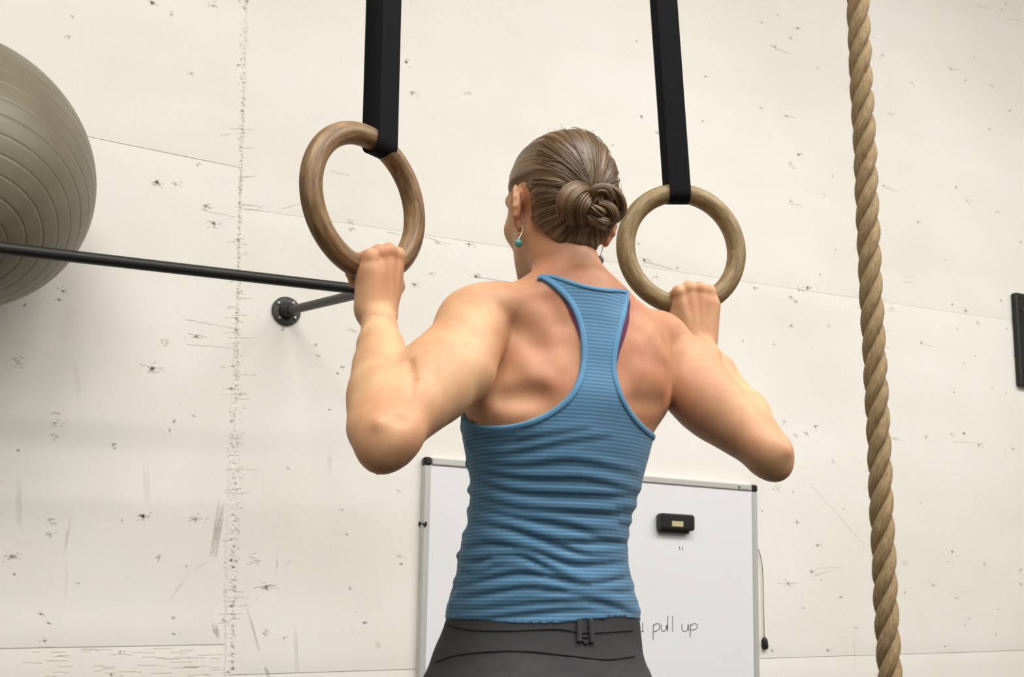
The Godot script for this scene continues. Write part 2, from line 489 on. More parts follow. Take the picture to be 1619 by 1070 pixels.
func wall_pictures() -> void:
	var f := noise(81, 0.02, 4)
	var small := Image.create(256, 182, false, Image.FORMAT_RGB8)
	for y in 182:
		for x in 256:
			var s := f.get_noise_2d(x, y) * 0.5 + f.get_noise_2d(x * 0.35 + 500.0, y * 1.6) * 0.5
			small.set_pixel(x, y, rgb8(241, 239, 233).lerp(rgb8(231, 227, 218), clampf(0.45 + s * 1.1, 0.0, 1.0)))
	small.resize(TW, TH, Image.INTERPOLATE_CUBIC)
	paint = small
	relief = noise(82, 0.06, 5).get_image(TW, TH)
	relief.convert(Image.FORMAT_R8)
	# soften the roller's grain towards mid grey
	var grey := Image.create(TW, TH, false, Image.FORMAT_R8)
	grey.fill(Color(0.72, 0, 0))
	var lowres := relief.duplicate()
	lowres.resize(TW / 2, TH / 2, Image.INTERPOLATE_BILINEAR)
	for y in TH / 2:
		for x in TW / 2:
			var h: float = 0.72 + (lowres.get_pixel(x, y).r - 0.5) * 0.16
			lowres.set_pixel(x, y, Color(h, 0, 0))
	lowres.resize(TW, TH, Image.INTERPOLATE_BILINEAR)
	relief = lowres
	# x, y, size in photo pixels, and how dark the hole is
	var left := [Vector4(240, 4, 7, 1), Vector4(336, 9, 6, .6), Vector4(108, 58, 3, .7), Vector4(112, 26, 3, .3), Vector4(272, 24, 4, .35), Vector4(302, 116, 4, .5), Vector4(247, 288, 8, 1), Vector4(276, 290, 5, .6),
		Vector4(325, 326, 8, .7), Vector4(337, 353, 8, .8), Vector4(312, 260, 4, .35), Vector4(98, 460, 5, .7), Vector4(92, 474, 4, .6), Vector4(38, 482, 3, .5), Vector4(240, 583, 8, 1), Vector4(310, 532, 9, .65), Vector4(258, 541, 7, .35),
		Vector4(274, 666, 3, 1), Vector4(267, 680, 2, .8), Vector4(306, 657, 2, .8), Vector4(178, 702, 3, 1), Vector4(180, 708, 2, .9), Vector4(88, 652, 4, .4), Vector4(86, 669, 6, .4), Vector4(85, 690, 5, .4), Vector4(25, 572, 9, .3),
		Vector4(498, 545, 3, .6), Vector4(446, 521, 3, .7), Vector4(540, 580, 4, .8), Vector4(533, 590, 3, .6), Vector4(503, 562, 3, .4), Vector4(520, 647, 2, .7), Vector4(462, 500, 4, .4), Vector4(555, 524, 6, .35),
		Vector4(225, 816, 8, 1), Vector4(307, 821, 9, .6), Vector4(80, 824, 7, .35), Vector4(78, 845, 5, .25), Vector4(17, 881, 9, .5), Vector4(21, 908, 2, .7), Vector4(63, 970, 3, 1), Vector4(76, 985, 3, .5), Vector4(70, 1013, 4, .6),
		Vector4(192, 822, 1, .8), Vector4(420, 929, 9, .75), Vector4(400, 886, 8, .45), Vector4(365, 885, 5, .9), Vector4(368, 897, 3, .8), Vector4(576, 984, 4, 1), Vector4(548, 844, 3, .5), Vector4(631, 880, 4, .7), Vector4(633, 891, 3, .9),
		Vector4(595, 750, 2, .7), Vector4(630, 776, 2, .6), Vector4(664, 912, 4, .6), Vector4(122, 922, 2, .7), Vector4(175, 1066, 5, .8), Vector4(272, 977, 3, .6), Vector4(273, 1002, 3, .6), Vector4(449, 1008, 2, .8), Vector4(190, 1030, 3, .7),
		Vector4(28, 712, 2, .6), Vector4(249, 882, 6, .3), Vector4(418, 1000, 7, .4), Vector4(352, 980, 3, .7), Vector4(294, 895, 2, .5), Vector4(455, 740, 2, .3), Vector4(540, 805, 2, .4), Vector4(553, 930, 2, .4)]
	var right := [Vector4(1260, 44, 6, .9), Vector4(1249, 60, 6, .55), Vector4(1224, 74, 7, .55), Vector4(1203, 35, 5, .3), Vector4(1230, 24, 5, .25), Vector4(1115, 121, 3, .9), Vector4(1110, 191, 2, 1), Vector4(1292, 108, 4, .45), Vector4(1204, 171, 5, .4),
		Vector4(1243, 183, 5, .5), Vector4(1262, 244, 6, 1), Vector4(1250, 261, 8, .4), Vector4(1249, 318, 6, .55), Vector4(1302, 308, 3, .6), Vector4(1316, 278, 3, .4), Vector4(1394, 87, 8, .38), Vector4(1504, 109, 4, 1), Vector4(1525, 128, 6, .42),
		Vector4(1442, 131, 6, .5), Vector4(1566, 136, 6, .35), Vector4(1596, 175, 6, .7), Vector4(1564, 204, 5, .4), Vector4(1409, 180, 7, .3), Vector4(1397, 294, 4, .85), Vector4(1511, 296, 5, 1), Vector4(1530, 318, 9, .38), Vector4(1577, 335, 7, .4),
		Vector4(1451, 351, 6, .55), Vector4(1590, 5, 5, .5), Vector4(1583, 15, 4, .4), Vector4(1540, 91, 2, .6), Vector4(1193, 455, 6, .8), Vector4(1277, 455, 9, .8), Vector4(1264, 458, 6, .6), Vector4(1250, 469, 7, .6), Vector4(1258, 477, 6, .5),
		Vector4(1251, 515, 7, .6), Vector4(1296, 434, 4, .5), Vector4(1320, 394, 3, .5), Vector4(1174, 539, 2, 1), Vector4(1224, 544, 2, .8), Vector4(1310, 515, 4, .4), Vector4(1409, 487, 6, .45), Vector4(1456, 541, 5, .7), Vector4(1505, 481, 4, .9),
		Vector4(1527, 491, 7, .8), Vector4(1513, 519, 3, .9), Vector4(1545, 510, 6, .6), Vector4(1582, 475, 6, .55), Vector4(1592, 519, 4, .6), Vector4(1604, 562, 7, .55), Vector4(1523, 573, 2, .8), Vector4(1542, 562, 2, .8), Vector4(1508, 620, 4, .55),
		Vector4(1590, 621, 2, .7), Vector4(1568, 613, 2, .6), Vector4(1524, 685, 6, .9), Vector4(1504, 686, 5, .6), Vector4(1547, 704, 8, .5), Vector4(1415, 694, 6, .45), Vector4(1463, 691, 8, .35), Vector4(1272, 683, 2, .8), Vector4(1289, 674, 6, .9),
		Vector4(1275, 685, 6, .55), Vector4(1257, 687, 6, .3), Vector4(1240, 668, 6, .45), Vector4(1600, 708, 7, .45), Vector4(1614, 383, 6, .55), Vector4(1493, 412, 2, .6), Vector4(1316, 729, 4, .4), Vector4(1226, 771, 9, .4), Vector4(1205, 808, 2, .7),
		Vector4(1253, 778, 2, .7), Vector4(1333, 805, 3, .6), Vector4(1260, 826, 6, .55), Vector4(1292, 862, 6, .85), Vector4(1283, 904, 7, .75), Vector4(1298, 916, 2, 1), Vector4(1246, 923, 9, .6), Vector4(1330, 944, 6, .55), Vector4(1220, 1028, 4, .9),
		Vector4(1308, 1028, 5, .9), Vector4(1270, 962, 3, .4), Vector4(1505, 872, 5, 1), Vector4(1498, 888, 2, .7), Vector4(1476, 925, 7, .5), Vector4(1511, 945, 5, .5), Vector4(1430, 890, 6, .4), Vector4(1430, 936, 3, .9), Vector4(1455, 796, 3, .55),
		Vector4(1556, 893, 5, .4), Vector4(1525, 988, 3, .6), Vector4(1531, 978, 3, .5), Vector4(1574, 1003, 3, .6), Vector4(1494, 1022, 3, .5), Vector4(1353, 992, 3, .4), Vector4(1613, 901, 7, .5), Vector4(1613, 923, 7, .45), Vector4(1578, 963, 3, .4)]
	var middle := [Vector4(642, 98, 6, .95), Vector4(651, 147, 8, .6), Vector4(737, 147, 5, .45), Vector4(1013, 184, 5, 1), Vector4(1040, 210, 7, .55), Vector4(1005, 65, 3, .5), Vector4(968, 230, 2, .7), Vector4(752, 437, 7, 1), Vector4(655, 450, 8, .5),
		Vector4(741, 386, 8, .5), Vector4(1018, 411, 7, .95), Vector4(1037, 437, 6, .55), Vector4(555, 362, 6, .35), Vector4(553, 350, 5, .3), Vector4(690, 383, 6, .4), Vector4(1008, 386, 5, .3), Vector4(990, 465, 4, .6), Vector4(682, 432, 4, .5),
		Vector4(516, 250, 3, .3), Vector4(1070, 423, 4, .35), Vector4(1131, 868, 3, .4), Vector4(1162, 700, 3, .5)]
	for list in [left, right, middle]:
		for p in list: pit(p.x, p.y, p.z, p.w)
	for s in [[220, 576, 262, 586, .5], [292, 505, 372, 520, .5], [296, 545, 372, 552, .45], [322, 333, 372, 343, .5], [385, 322, 415, 327, .5], [385, 331, 412, 333, .5], [756, 439, 812, 447, .75],
		[612, 367, 640, 373, .7], [662, 372, 712, 386, .4], [1020, 414, 1064, 426, .85],
		[1226, 77, 1250, 85, .7], [1240, 182, 1256, 186, .6], [1249, 323, 1268, 325, .6], [1398, 296, 1420, 303, .6], [1455, 543, 1471, 546, .6], [1505, 110, 1516, 110, .6], [1546, 10, 1568, 14, .5], [1285, 911, 1322, 901, .5], [1290, 899, 1332, 898, .3],
		[1508, 699, 1556, 701, .5], [1398, 690, 1432, 698, .3], [1430, 438, 1446, 437, .4], [1430, 446, 1445, 447, .4], [1280, 765, 1320, 808, .35], [1320, 808, 1366, 862, .4], [1398, 490, 1420, 493, .3], [1595, 30, 1619, 33, .4], [400, 930, 430, 925, .6],
		[1230, 922, 1262, 922, .5], [990, 478, 1002, 470, .5], [448, 330, 475, 322, .4], [523, 270, 553, 278, .5]]:
		scar(s[0], s[1], s[2], s[3], s[4])
	# scuffs left by rubber and plates
	for s in [[352, 790, 338, 882, 12, .34], [439, 872, 437, 912, 3, .25], [464, 880, 448, 898, 3, .2], [388, 950, 412, 1036, 4, .3], [419, 1052, 426, 1072, 5, .4], [112, 812, 102, 880, 4, .2], [30, 745, 30, 838, 8, .13], [467, 985, 470, 1064, 6, .15],
		[338, 984, 346, 1010, 7, .42], [597, 1012, 599, 1028, 8, .2], [230, 720, 233, 810, 9, .09], [520, 700, 522, 752, 7, .12], [1350, 985, 1353, 1070, 3, .15], [262, 958, 300, 905, 5, .1], [300, 905, 330, 886, 5, .1], [118, 560, 126, 640, 8, .08], [106, 880, 104, 960, 3, .12]]:
		var a := wpx(s[0], s[1])
		var b := wpx(s[2], s[3])
		for k in int(s[4]) * 2:
			var o: float = (float(k) / (s[4] * 2.0) - 0.5) * s[4] * 0.8
			var cut := rng.randf() * 0.5
			stroke(a.lerp(b, cut) + Vector2(o, 0), b.lerp(a, rng.randf() * 0.5) + Vector2(o, 0), 1.0, rgb8(128, 122, 108), s[5] * rng.randf_range(0.2, 0.8), 0.0)
	for k in 30:                                        # the hatched tread mark
		var y := 800.0 + k * 2.7
		stroke(wpx(350 - (y - 790) * 0.15 - 5, y), wpx(350 - (y - 790) * 0.15 + 6, y - 1), 1.0, rgb8(120, 114, 100), 0.35 * rng.randf_range(0.3, 1.0), 0.0)
	# coarse board marks along the foot
	for k in 46:
		var x := rng.randf_range(-10, 345)
		var y := rng.randf_range(1024, 1070)
		stroke(wpx(x, y), wpx(x + rng.randf_range(10, 40), y + rng.randf_range(-1, 1)), 1.0, rgb8(170, 163, 146), 0.5, 0.2)
	# fine dust of specks
	for k in 900:
		var p := Vector2(rng.randf() * TW, rng.randf() * TH)
		blot(p, rng.randf_range(0.5, 1.2), rng.randf_range(0.4, 1.0), rgb8(140, 134, 122), rng.randf_range(0.15, 0.5), 0.1)
	# crumbled edge along the upright joint: thickest at half height
	for k in 1100:
		var y := rng.randf_range(-5, 1075)
		var thick := 3.0 + 7.0 * smoothstep(480.0, 760.0, y) * (1.0 - smoothstep(880.0, 960.0, y)) + 2.0 * (1.0 - smoothstep(0.0, 330.0, y))
		var m := wpx(386.0 - y * 0.0225 + (2.0 if y < 500 else 4.0) * smoothstep(500.0, 760.0, y) + rng.randfn(0, thick * 0.55), y)
		var light := rng.randf()
		blot(m, rng.randf_range(0.8, 2.2), rng.randf_range(0.6, 1.6), rgb8(140, 135, 124) if light < 0.6 else rgb8(244, 240, 230), rng.randf_range(0.12, 0.45), 0.3 if light < 0.6 else -0.1, 0.6)
	for k in 16:
		var y := rng.randf_range(0, 1075)
		blot(wpx(386.0 - y * 0.0225 + rng.randfn(0, 4), y), rng.randf_range(1.2, 2.6), rng.randf_range(1.0, 2.2), rgb8(92, 87, 78), 0.7, 0.5, 0.7)
	for k in 70:
		var y := rng.randf_range(200, 1000)
		scar(386.0 - y * 0.0225 + rng.randfn(0, 8), y, 386.0 - y * 0.0225 + rng.randfn(0, 14), y + rng.randf_range(-2, 3), 0.4)

func room() -> void:
	wall_pictures()
	var wm := mat("painted_concrete", Color.WHITE, 0.7)
	wm.albedo_texture = ImageTexture.create_from_image(paint)
	bump(wm, ImageTexture.create_from_image(relief), 0.35)
	var back := Shape.new()
	back.box(Vector3(2.0, CEIL / 2, WALL - 0.16), Vector3(8.4, CEIL, 0.3))
	var wall := build(back, "wall_back", M.side_paint)
	structure(wall)
	var wave := noise(91, 0.5, 3)
	# the cast panels: each a slab with its own edges, parted by thin joints
	for r in [[-2.2, 0.662, 0.0, 1.327, 0.0, 0.0], [-2.2, 0.662, 1.3285, 2.741, 0.0, -0.022], [-2.2, 0.662, 2.7425, CEIL, -0.022, 0.0], [0.668, 6.2, 0.0, 1.241, 0.0, 0.0], [0.668, 6.2, 1.2425, 2.617, 0.0, 0.0205], [0.668, 6.2, 2.6177, CEIL, 0.0205, 0.0]]:
		var sh := Shape.new()
		var nx := int((r[1] - r[0]) / 0.03)
		var ny := int((r[3] - r[2]) / 0.03)
		sh.sheet(nx, ny, func(a, b):
			var x: float = lerpf(r[0], r[1], a)
			var y0: float = r[2] + r[4] * (x - 0.668)        # some joints run a little out of level
			var y1: float = r[3] + r[5] * (x - 0.668)
			var y: float = lerpf(y0, y1, b)
			var in_x: float = minf(x - r[0], r[1] - x)
			var in_y: float = minf(y - y0, y1 - y)
			return Vector3(x, y, WALL + 0.0012 * wave.get_noise_2d(x * 3.0, y * 3.0) - 0.002 * (1.0 if minf(in_x, in_y) < 0.001 else 0.0)))
		for k in sh.v.size():
			sh.t[k] = Vector2((sh.v[k].x - SHEET.position.x) / SHEET.size.x, (SHEET.end.y - sh.v[k].y) / SHEET.size.y)
		# the slab's edges, down to the backing
		for e in [[Vector2(r[0], r[2]), Vector2(r[1], r[2]), Vector3.DOWN], [Vector2(r[0], r[3]), Vector2(r[1], r[3]), Vector3.UP], [Vector2(r[0], r[2]), Vector2(r[0], r[3]), Vector3.LEFT], [Vector2(r[1], r[2]), Vector2(r[1], r[3]), Vector3.RIGHT]]:
			var ids := []
			for q in [[0, WALL - 0.002], [1, WALL - 0.002], [1, WALL - 0.01], [0, WALL - 0.01]]:
				var p: Vector2 = e[q[0]]
				p.y += (r[4] if is_equal_approx(p.y, r[2]) else r[5]) * (p.x - 0.668)
				ids.append(sh.add(Vector3(p.x, p.y, q[1]), e[2], Vector2((p.x - SHEET.position.x) / SHEET.size.x, (SHEET.end.y - p.y) / SHEET.size.y)))
			sh.quad(ids[0], ids[1], ids[2], ids[3])
		build(sh, "concrete_panel", wm, wall)
	# the rough mortar that fills the upright joint
	var jn := noise(92, 1.0, 4)
	var jo := Shape.new()
	jo.sheet(8, 900, func(a, b):
		var y: float = b * CEIL
		var thick: float = 0.008 + 0.012 * smoothstep(1.3, 1.6, y) * (1.0 - smoothstep(1.9, 2.4, y)) + 0.004 * jn.get_noise_1d(y * 60.0)
		var arch: float = 1.0 - pow(absf(a * 2.0 - 1.0), 2.0)
		return Vector3(0.665 + (a - 0.5) * 2.0 * thick + 0.003 * jn.get_noise_1d(y * 12.0 + 50.0), y, WALL - 0.0025 + arch * (0.003 + 0.004 * jn.get_noise_2d(a * 5.0, y * 110.0))))
	for k in jo.v.size():
		jo.t[k] = Vector2((jo.v[k].x - SHEET.position.x) / SHEET.size.x, (SHEET.end.y - jo.v[k].y) / SHEET.size.y)
	build(jo, "mortar_joint", wm, wall)
	for w in [["wall_left", Vector3(-2.3, CEIL / 2, 0.9), Vector3(0.2, CEIL, 8.3)], ["wall_right", Vector3(6.3, CEIL / 2, 0.9), Vector3(0.2, CEIL, 8.3)], ["wall_front", Vector3(2.0, CEIL / 2, 5.05), Vector3(8.4, CEIL, 0.2)]]:
		var sh := Shape.new()
		sh.box(w[1], w[2])
		structure(build(sh, w[0], M.side_paint))
	var fl := Shape.new()
	fl.box(Vector3(2.0, -0.1, 0.9), Vector3(8.8, 0.2, 8.7))
	structure(build(fl, "floor", M.rubber_floor))
	var ce := Shape.new()
	ce.box(Vector3(2.0, CEIL + 0.1, 0.9), Vector3(8.8, 0.2, 8.7))
	structure(build(ce, "ceiling", M.ceiling_paint))


# ---------------------------------------------------------------- things on and before the wall

func exercise_ball() -> void:
	var mid := Vector3(-0.094, 2.462, -2.760)
	var r := 0.325
	var o := base("exercise_ball", mid)
	tag(o, "big grey ribbed exercise ball resting on the black pull-up bar against the wall", "exercise ball")
	# ribs run in rings round an axis that points down to the left towards the lens
	var axis := (at(-45, 440, -2.45) - mid).normalized()
	var s := axis.cross(Vector3.UP).normalized()
	var w := axis.cross(s)
	var sh := Shape.new()
	sh.sheet(96, 420, func(a, b):
		var th: float = b * PI
		var q: float = th * r / 0.043                  # a groove every 43 mm
		var near: float = absf(q - roundf(q)) * 0.043
		var rr: float = r - 0.0017 * exp(-pow(near / 0.0017, 2.0)) * smoothstep(0.15, 0.3, th) * smoothstep(0.15, 0.3, PI - th)
		return mid + (axis * cos(th) + (s * cos(a * TAU) + w * sin(a * TAU)) * maxf(sin(th), 1e-4)) * rr, true, Vector2(2, 1), true)
	build(sh, "ball_skin", M.ball_rubber, o)
	var pl := Shape.new()
	pl.lathe(mid + axis * (r - 0.004), axis, PackedVector2Array([Vector2(0.012, 0), Vector2(0.012, 0.005), Vector2(0.009, 0.007), Vector2(0.0, 0.007)]), 16)
	build(pl, "plug", M.ball_rubber, o)

func pull_up_bar() -> void:
	var z := -2.408
	z = -2.5
	var p0 := at(0, 392, z)
	var p1 := at(548, 455, z)
	var along := (p1 - p0).normalized()
	var o := base("pull_up_bar", p0)
	tag(o, "black iron pipe pull-up bar bolted to the wall in front of the ball", "pull-up bar")
	var e0 := p0 - along * 1.1
	var e1 := Z_on(p0, along, at(588, 460, z).x)
	var bar := Shape.new()
	bar.tube(PackedVector3Array([e0, p0, p0.lerp(e1, 0.5), e1]), 0.0134, 20)
	build(bar, "bar", M.black_pipe, o)
	for side in 2:
		var end := e1 if side == 1 else e0
		var foot := Vector3(0.807, 2.317, WALL) if side == 1 else Vector3(e0.x - 0.05, e0.y + 0.085, WALL)
		var dir := (end - foot).normalized()
		var arm := Shape.new()
		arm.tube(PackedVector3Array([foot + dir * 0.02, foot.lerp(end, 0.5), end]), 0.0128, 20)
		build(arm, "pipe_arm", M.iron, o)
		var el := Shape.new()                          # the elbow fitting that joins arm and bar
		el.tube(PackedVector3Array([end - dir * 0.05, end - dir * 0.048, end - dir * 0.004]), PackedFloat32Array([0.0165, 0.018, 0.018]), 18)
		var out := along * (-1.0 if side == 1 else 1.0)
		el.tube(PackedVector3Array([end + out * 0.05, end + out * 0.048, end - out * 0.016]), PackedFloat32Array([0.0165, 0.018, 0.018]), 18)
		build(el, "elbow_fitting", M.iron, o)
		var fl := Shape.new()
		fl.lathe(Vector3(foot.x, foot.y, WALL + 0.0005), Vector3.BACK, PackedVector2Array([Vector2(0.0435, 0), Vector2(0.0435, 0.008), Vector2(0.042, 0.0095), Vector2(0.026, 0.0105)]), 40)
		fl.lathe(Vector3(foot.x, foot.y, WALL + 0.0105), dir, PackedVector2Array([Vector2(0.026, -0.004), Vector2(0.021, 0.006), Vector2(0.019, 0.03), Vector2(0.0165, 0.033), Vector2(0.012, 0.033)]), 28)
		var fm := build(fl, "flange", M.iron, o)
		for k in 4:
			var a := PI / 4 + k * PI / 2 + 0.12
			var b := Vector3(foot.x + cos(a) * 0.032, foot.y + sin(a) * 0.032, WALL + 0.0095)
			var bo := Shape.new()
			bo.lathe(b, Vector3.BACK, PackedVector2Array([Vector2(0.0062, -0.001), Vector2(0.0062, 0.003), Vector2(0.004, 0.0045), Vector2(0.0, 0.0048)]), 14)
			build(bo, "bolt", M.bolt, fm)

func Z_on(p: Vector3, d: Vector3, x: float) -> Vector3: return p + d * ((x - p.x) / d.x)

func strokes(sh: Shape, lines: Array, scale: float, off: Vector2, z: float, w: float) -> void:   # pen lines given in the photo's pixels
	for l in lines:
		var pts := []
		for q in l: pts.append(at(off.x + q[0] / scale, off.y + q[1] / scale, z))
		var path := spline(pts, 5) if pts.size() > 2 else PackedVector3Array(pts)
		var at0 := sh.v.size()
		sh.tube(path, w, 6, true)
		for k in range(at0, sh.v.size()): sh.v[k].z = z + (sh.v[k].z - z) * 0.25

func whiteboard() -> void:
	var z := WALL + 0.022
	var tl := at(671, 722, z)
	var tr := at(1197, 767, z)
	var ux := (tr - tl).normalized()
	var wide := tr.distance_to(tl)
	var uy := Vector3(-ux.y, ux.x, 0)
	var tall := 0.92
	var b := Basis(ux, uy, Vector3.BACK)
	var o := base("whiteboard", tl - uy * tall)
	tag(o, "white dry-erase board in a thin aluminium frame hanging on the wall behind the woman", "whiteboard")
	var P := func(x: float, y: float, dz := 0.0) -> Vector3: return tl + ux * x - uy * y + Vector3(0, 0, dz)
	var face := Shape.new()
	face.box(P.call(wide / 2, tall / 2, -0.01), Vector3(wide - 0.02, tall - 0.02, 0.014), b, 0.001)
	build(face, "board_panel", M.board_face, o)
	for k in 4:
		var fr := Shape.new()
		var f := 0.024
		var mid: Vector3 = [P.call(wide / 2, f / 2, -0.009), P.call(wide / 2, tall - f / 2, -0.009), P.call(f / 2, tall / 2, -0.009), P.call(wide - f / 2, tall / 2, -0.009)][k]
		fr.box(mid, Vector3(wide - 0.05, f, 0.024) if k < 2 else Vector3(f, tall - 0.05, 0.024), b, 0.004)
		build(fr, "frame_rail", M.aluminium, o)
	for k in 4:
		var cp := Shape.new()
		var x := 0.0125 if k % 2 == 0 else wide - 0.0125
		var y := 0.0125 if k < 2 else tall - 0.0125
		cp.box(P.call(x, y, -0.008), Vector3(0.027, 0.027, 0.028), b, 0.006)
		tag(build(cp, "corner_cap", M.black_plastic, o), "black plastic corner cap", "")
	var letters := [[[[172, 800], [171, 840], [170, 880]], [[170, 812], [185, 797], [202, 800], [202, 822], [187, 835], [172, 838]]], [[[212, 800], [212, 825], [221, 836], [235, 829], [240, 803], [244, 836]]], [[[246, 755], [245, 836]]], [[[271, 755], [270, 838]]],
		[[[318, 798], [319, 828], [332, 837], [346, 828], [350, 799], [353, 834]]], [[[362, 799], [361, 832], [360, 866]], [[361, 810], [380, 796], [397, 803], [393, 821], [376, 829], [362, 826]]], [[[306, 401], [308, 420]]], [[[320, 401], [321, 422]]],
		[[[117, 790], [117, 836]], [[109, 836], [123, 838]]]]
	for k in letters.size():
		var wr := Shape.new()
		strokes(wr, letters[k], 3.242, Vector2(980, 740), WALL + 0.0192, 0.0016)
		build(wr, "handwritten_letter" if k < 6 else "pen_mark", M.ink, o)
	var lg := Shape.new()
	strokes(lg, [[[638, 1024], [645, 1041], [657, 1025]], [[642, 1024], [647, 1034]]], 3.821, Vector2(1000, 500), WALL + 0.0252, 0.0016)
	build(lg, "maker_mark", M.ink, o)
	var lt := Shape.new()
	strokes(lt, [[[664, 1040], [678, 1041]], [[682, 1042], [702, 1044]]], 3.821, Vector2(1000, 500), WALL + 0.0252, 0.0016)
	build(lt, "maker_print", M.print_grey, o)
	# the magnetic eraser on the board
	var e0 := at(1069, 828, WALL + 0.04)
	var er := base("whiteboard_eraser", e0)
	tag(er, "small black magnetic eraser with a tan label stuck on the whiteboard", "eraser")
	var bod := Shape.new()
	bod.box(e0 + Vector3(0, 0.006, -0.002), Vector3(0.146, 0.056, 0.036), b, 0.007)
	build(bod, "grip", M.black_plastic, er)
	var fe := Shape.new()
	fe.box(e0 + Vector3(-0.004, -0.026, -0.0105), Vector3(0.126, 0.012, 0.019), b, 0.003)
	build(fe, "felt", M.black_plastic, er)
	var la := Shape.new()
	la.box(at(1071.5, 828, WALL + 0.0565), Vector3(0.048, 0.019, 0.001), b, 0.0004)
	build(la, "paper_label", M.label_paper, er)

func wall_fittings() -> void:
	# the pen's cord beside the board
	var z := WALL + 0.008
	var co := base("hanging_cord", at(1200, 868, z))
	tag(co, "thin cord with a black plug end hanging beside the whiteboard's right edge", "cord")
	var sh := Shape.new()
	sh.tube(spline([at(1199, 868, z), at(1203, 882, z), at(1206, 905, z), at(1207, 950, z), at(1208.5, 1008, z)], 6), 0.0017, 8)
	build(sh, "cord", M.cord_grey, co)
	var pg := Shape.new()
	var a := at(1208.5, 1007, z)
	var c := at(1210, 1026, z)
	pg.tube(PackedVector3Array([a, a.lerp(c, 0.2), a.lerp(c, 0.8), c]), PackedFloat32Array([0.004, 0.0105, 0.0125, 0.008]), 14)
	build(pg, "plug", M.black_plastic, co)
	var hk := base("wall_hook", at(667, 829, WALL))
	tag(hk, "tiny black hook in the wall at the whiteboard's left edge", "hook")
	var hs := Shape.new()
	var h0 := at(665, 828, WALL)
	hs.tube(spline([h0, h0 + Vector3(0, 0, 0.02), h0 + Vector3(0.004, -0.008, 0.028), h0 + Vector3(0.004, 0.004, 0.034)], 5), 0.0035, 8)
	build(hs, "shank", M.black_plastic, hk)
	var pt := Shape.new()
	pt.lathe(h0, Vector3.BACK, PackedVector2Array([Vector2(0.008, 0), Vector2(0.008, 0.003), Vector2(0, 0.004)]), 12)
	build(pt, "plate", M.black_plastic, hk)
	# the black steel plate at the right edge of the photo
	var q0 := at(1609, 462, WALL + 0.03)
	var q1 := at(1613, 608, WALL + 0.03)
	var br := base("wall_bracket", Vector3(q1.x, q1.y, WALL))
	tag(br, "black steel bracket plate fixed to the wall at the picture's right edge", "bracket")
	var pb := Shape.new()
	pb.box(Vector3((q0.x + q1.x) / 2 + 0.15, (q0.y + q1.y) / 2, WALL + 0.0155), Vector3(0.3, q0.y - q1.y, 0.03), Basis.IDENTITY, 0.005)
	var pm := build(pb, "plate", M.black_pipe, br)
	for k in 4:
		var bo := Shape.new()
		bo.lathe(Vector3((q0.x + q1.x) / 2 + (0.03 if k % 2 == 0 else 0.27), q1.y + 0.06 + (k / 2) * 0.28, WALL + 0.03), Vector3.BACK, PackedVector2Array([Vector2(0.009, 0), Vector2(0.009, 0.006), Vector2(0, 0.008)]), 6)
		build(bo, "bolt", M.iron, pm)

func climbing_rope() -> void:
	var top := Vector3(1.4945, CEIL - 0.03, RINGS)
	var low := Vector3(1.521, 0.75, RINGS)
	var o := base("climbing_rope", low)
	tag(o, "thick three-strand brown hemp climbing rope hanging at the right of the woman", "climbing rope")
	var lay := 0.157
	var R := 0.0228
	var sr := R * 0.478
	var cr := R - sr
	var turns := (top.y - low.y) / lay
	var wob := noise(95, 1.0, 2)
	for k in 3:
		var sh := Shape.new()
		var rows := int(turns * 26)
		sh.sheet(18, rows, func(a, b):
			var th: float = b * turns * TAU + k * TAU / 3 + 0.9
			var mid: Vector3 = low.lerp(top, b) + Vector3(0.003 * wob.get_noise_1d(b * 9.0), 0, 0)
			var rad := Vector3(sin(th), 0, cos(th))
			var tan := (Vector3(cos(th), 0, -sin(th)) * cr * TAU + Vector3(0, lay, 0)).normalized()
			var side: Vector3 = tan.cross(rad)
			var rr: float = sr * (1.0 + 0.06 * wob.get_noise_2d(b * 160.0, k * 30.0))
			return mid + rad * cr + (rad * cos(a * TAU) * 0.98 + side * sin(a * TAU) * 1.12) * rr, true, Vector2(1, turns * 0.9), false)
		build(sh, "strand", M.hemp, o)
	# stray fibres
	var fz := Shape.new()
	for k in 420:
		var b := rng.randf()
		var a := rng.randf() * TAU
		var mid := low.lerp(top, b) + Vector3(sin(a), 0, cos(a)) * R * 0.93
		var dir := (Vector3(sin(a), 0, cos(a)) * 0.6 + Vector3(rng.randfn(0, 0.5), rng.randfn(0, 1), rng.randfn(0, 0.5))).normalized()
		fz.tube(PackedVector3Array([mid, mid + dir * 0.004, mid + dir * 0.008 + Vector3(0, -0.001, 0)]), 0.00022, 3, false)
	var fm := build(fz, "stray_fibres", M.hemp, o)
	fm.set_meta("kind", "stuff")
	var kn := Shape.new()
	kn.lathe(low - Vector3(0, 0.05, 0), Vector3.UP, PackedVector2Array([Vector2(0.0, 0), Vector2(0.022, 0), Vector2(0.026, 0.01), Vector2(0.026, 0.09), Vector2(0.023, 0.1)]), 20)
	build(kn, "whipping", M.webbing, o)
	var an := Shape.new()
	an.box(Vector3(top.x, CEIL - 0.004, top.z), Vector3(0.12, 0.008, 0.12), Basis.IDENTITY, 0.002)
	an.lathe(Vector3(top.x, CEIL - 0.1, top.z), Vector3.UP, PackedVector2Array([Vector2(0.0235, 0), Vector2(0.0265, 0.004), Vector2(0.0265, 0.092)]), 20)
	build(an, "ceiling_clamp", M.iron, o)


var ring := []                                          # [middle, along the ring's width, its normal] of both rings
const RING_R := 0.1015
const RING_T := 0.0165

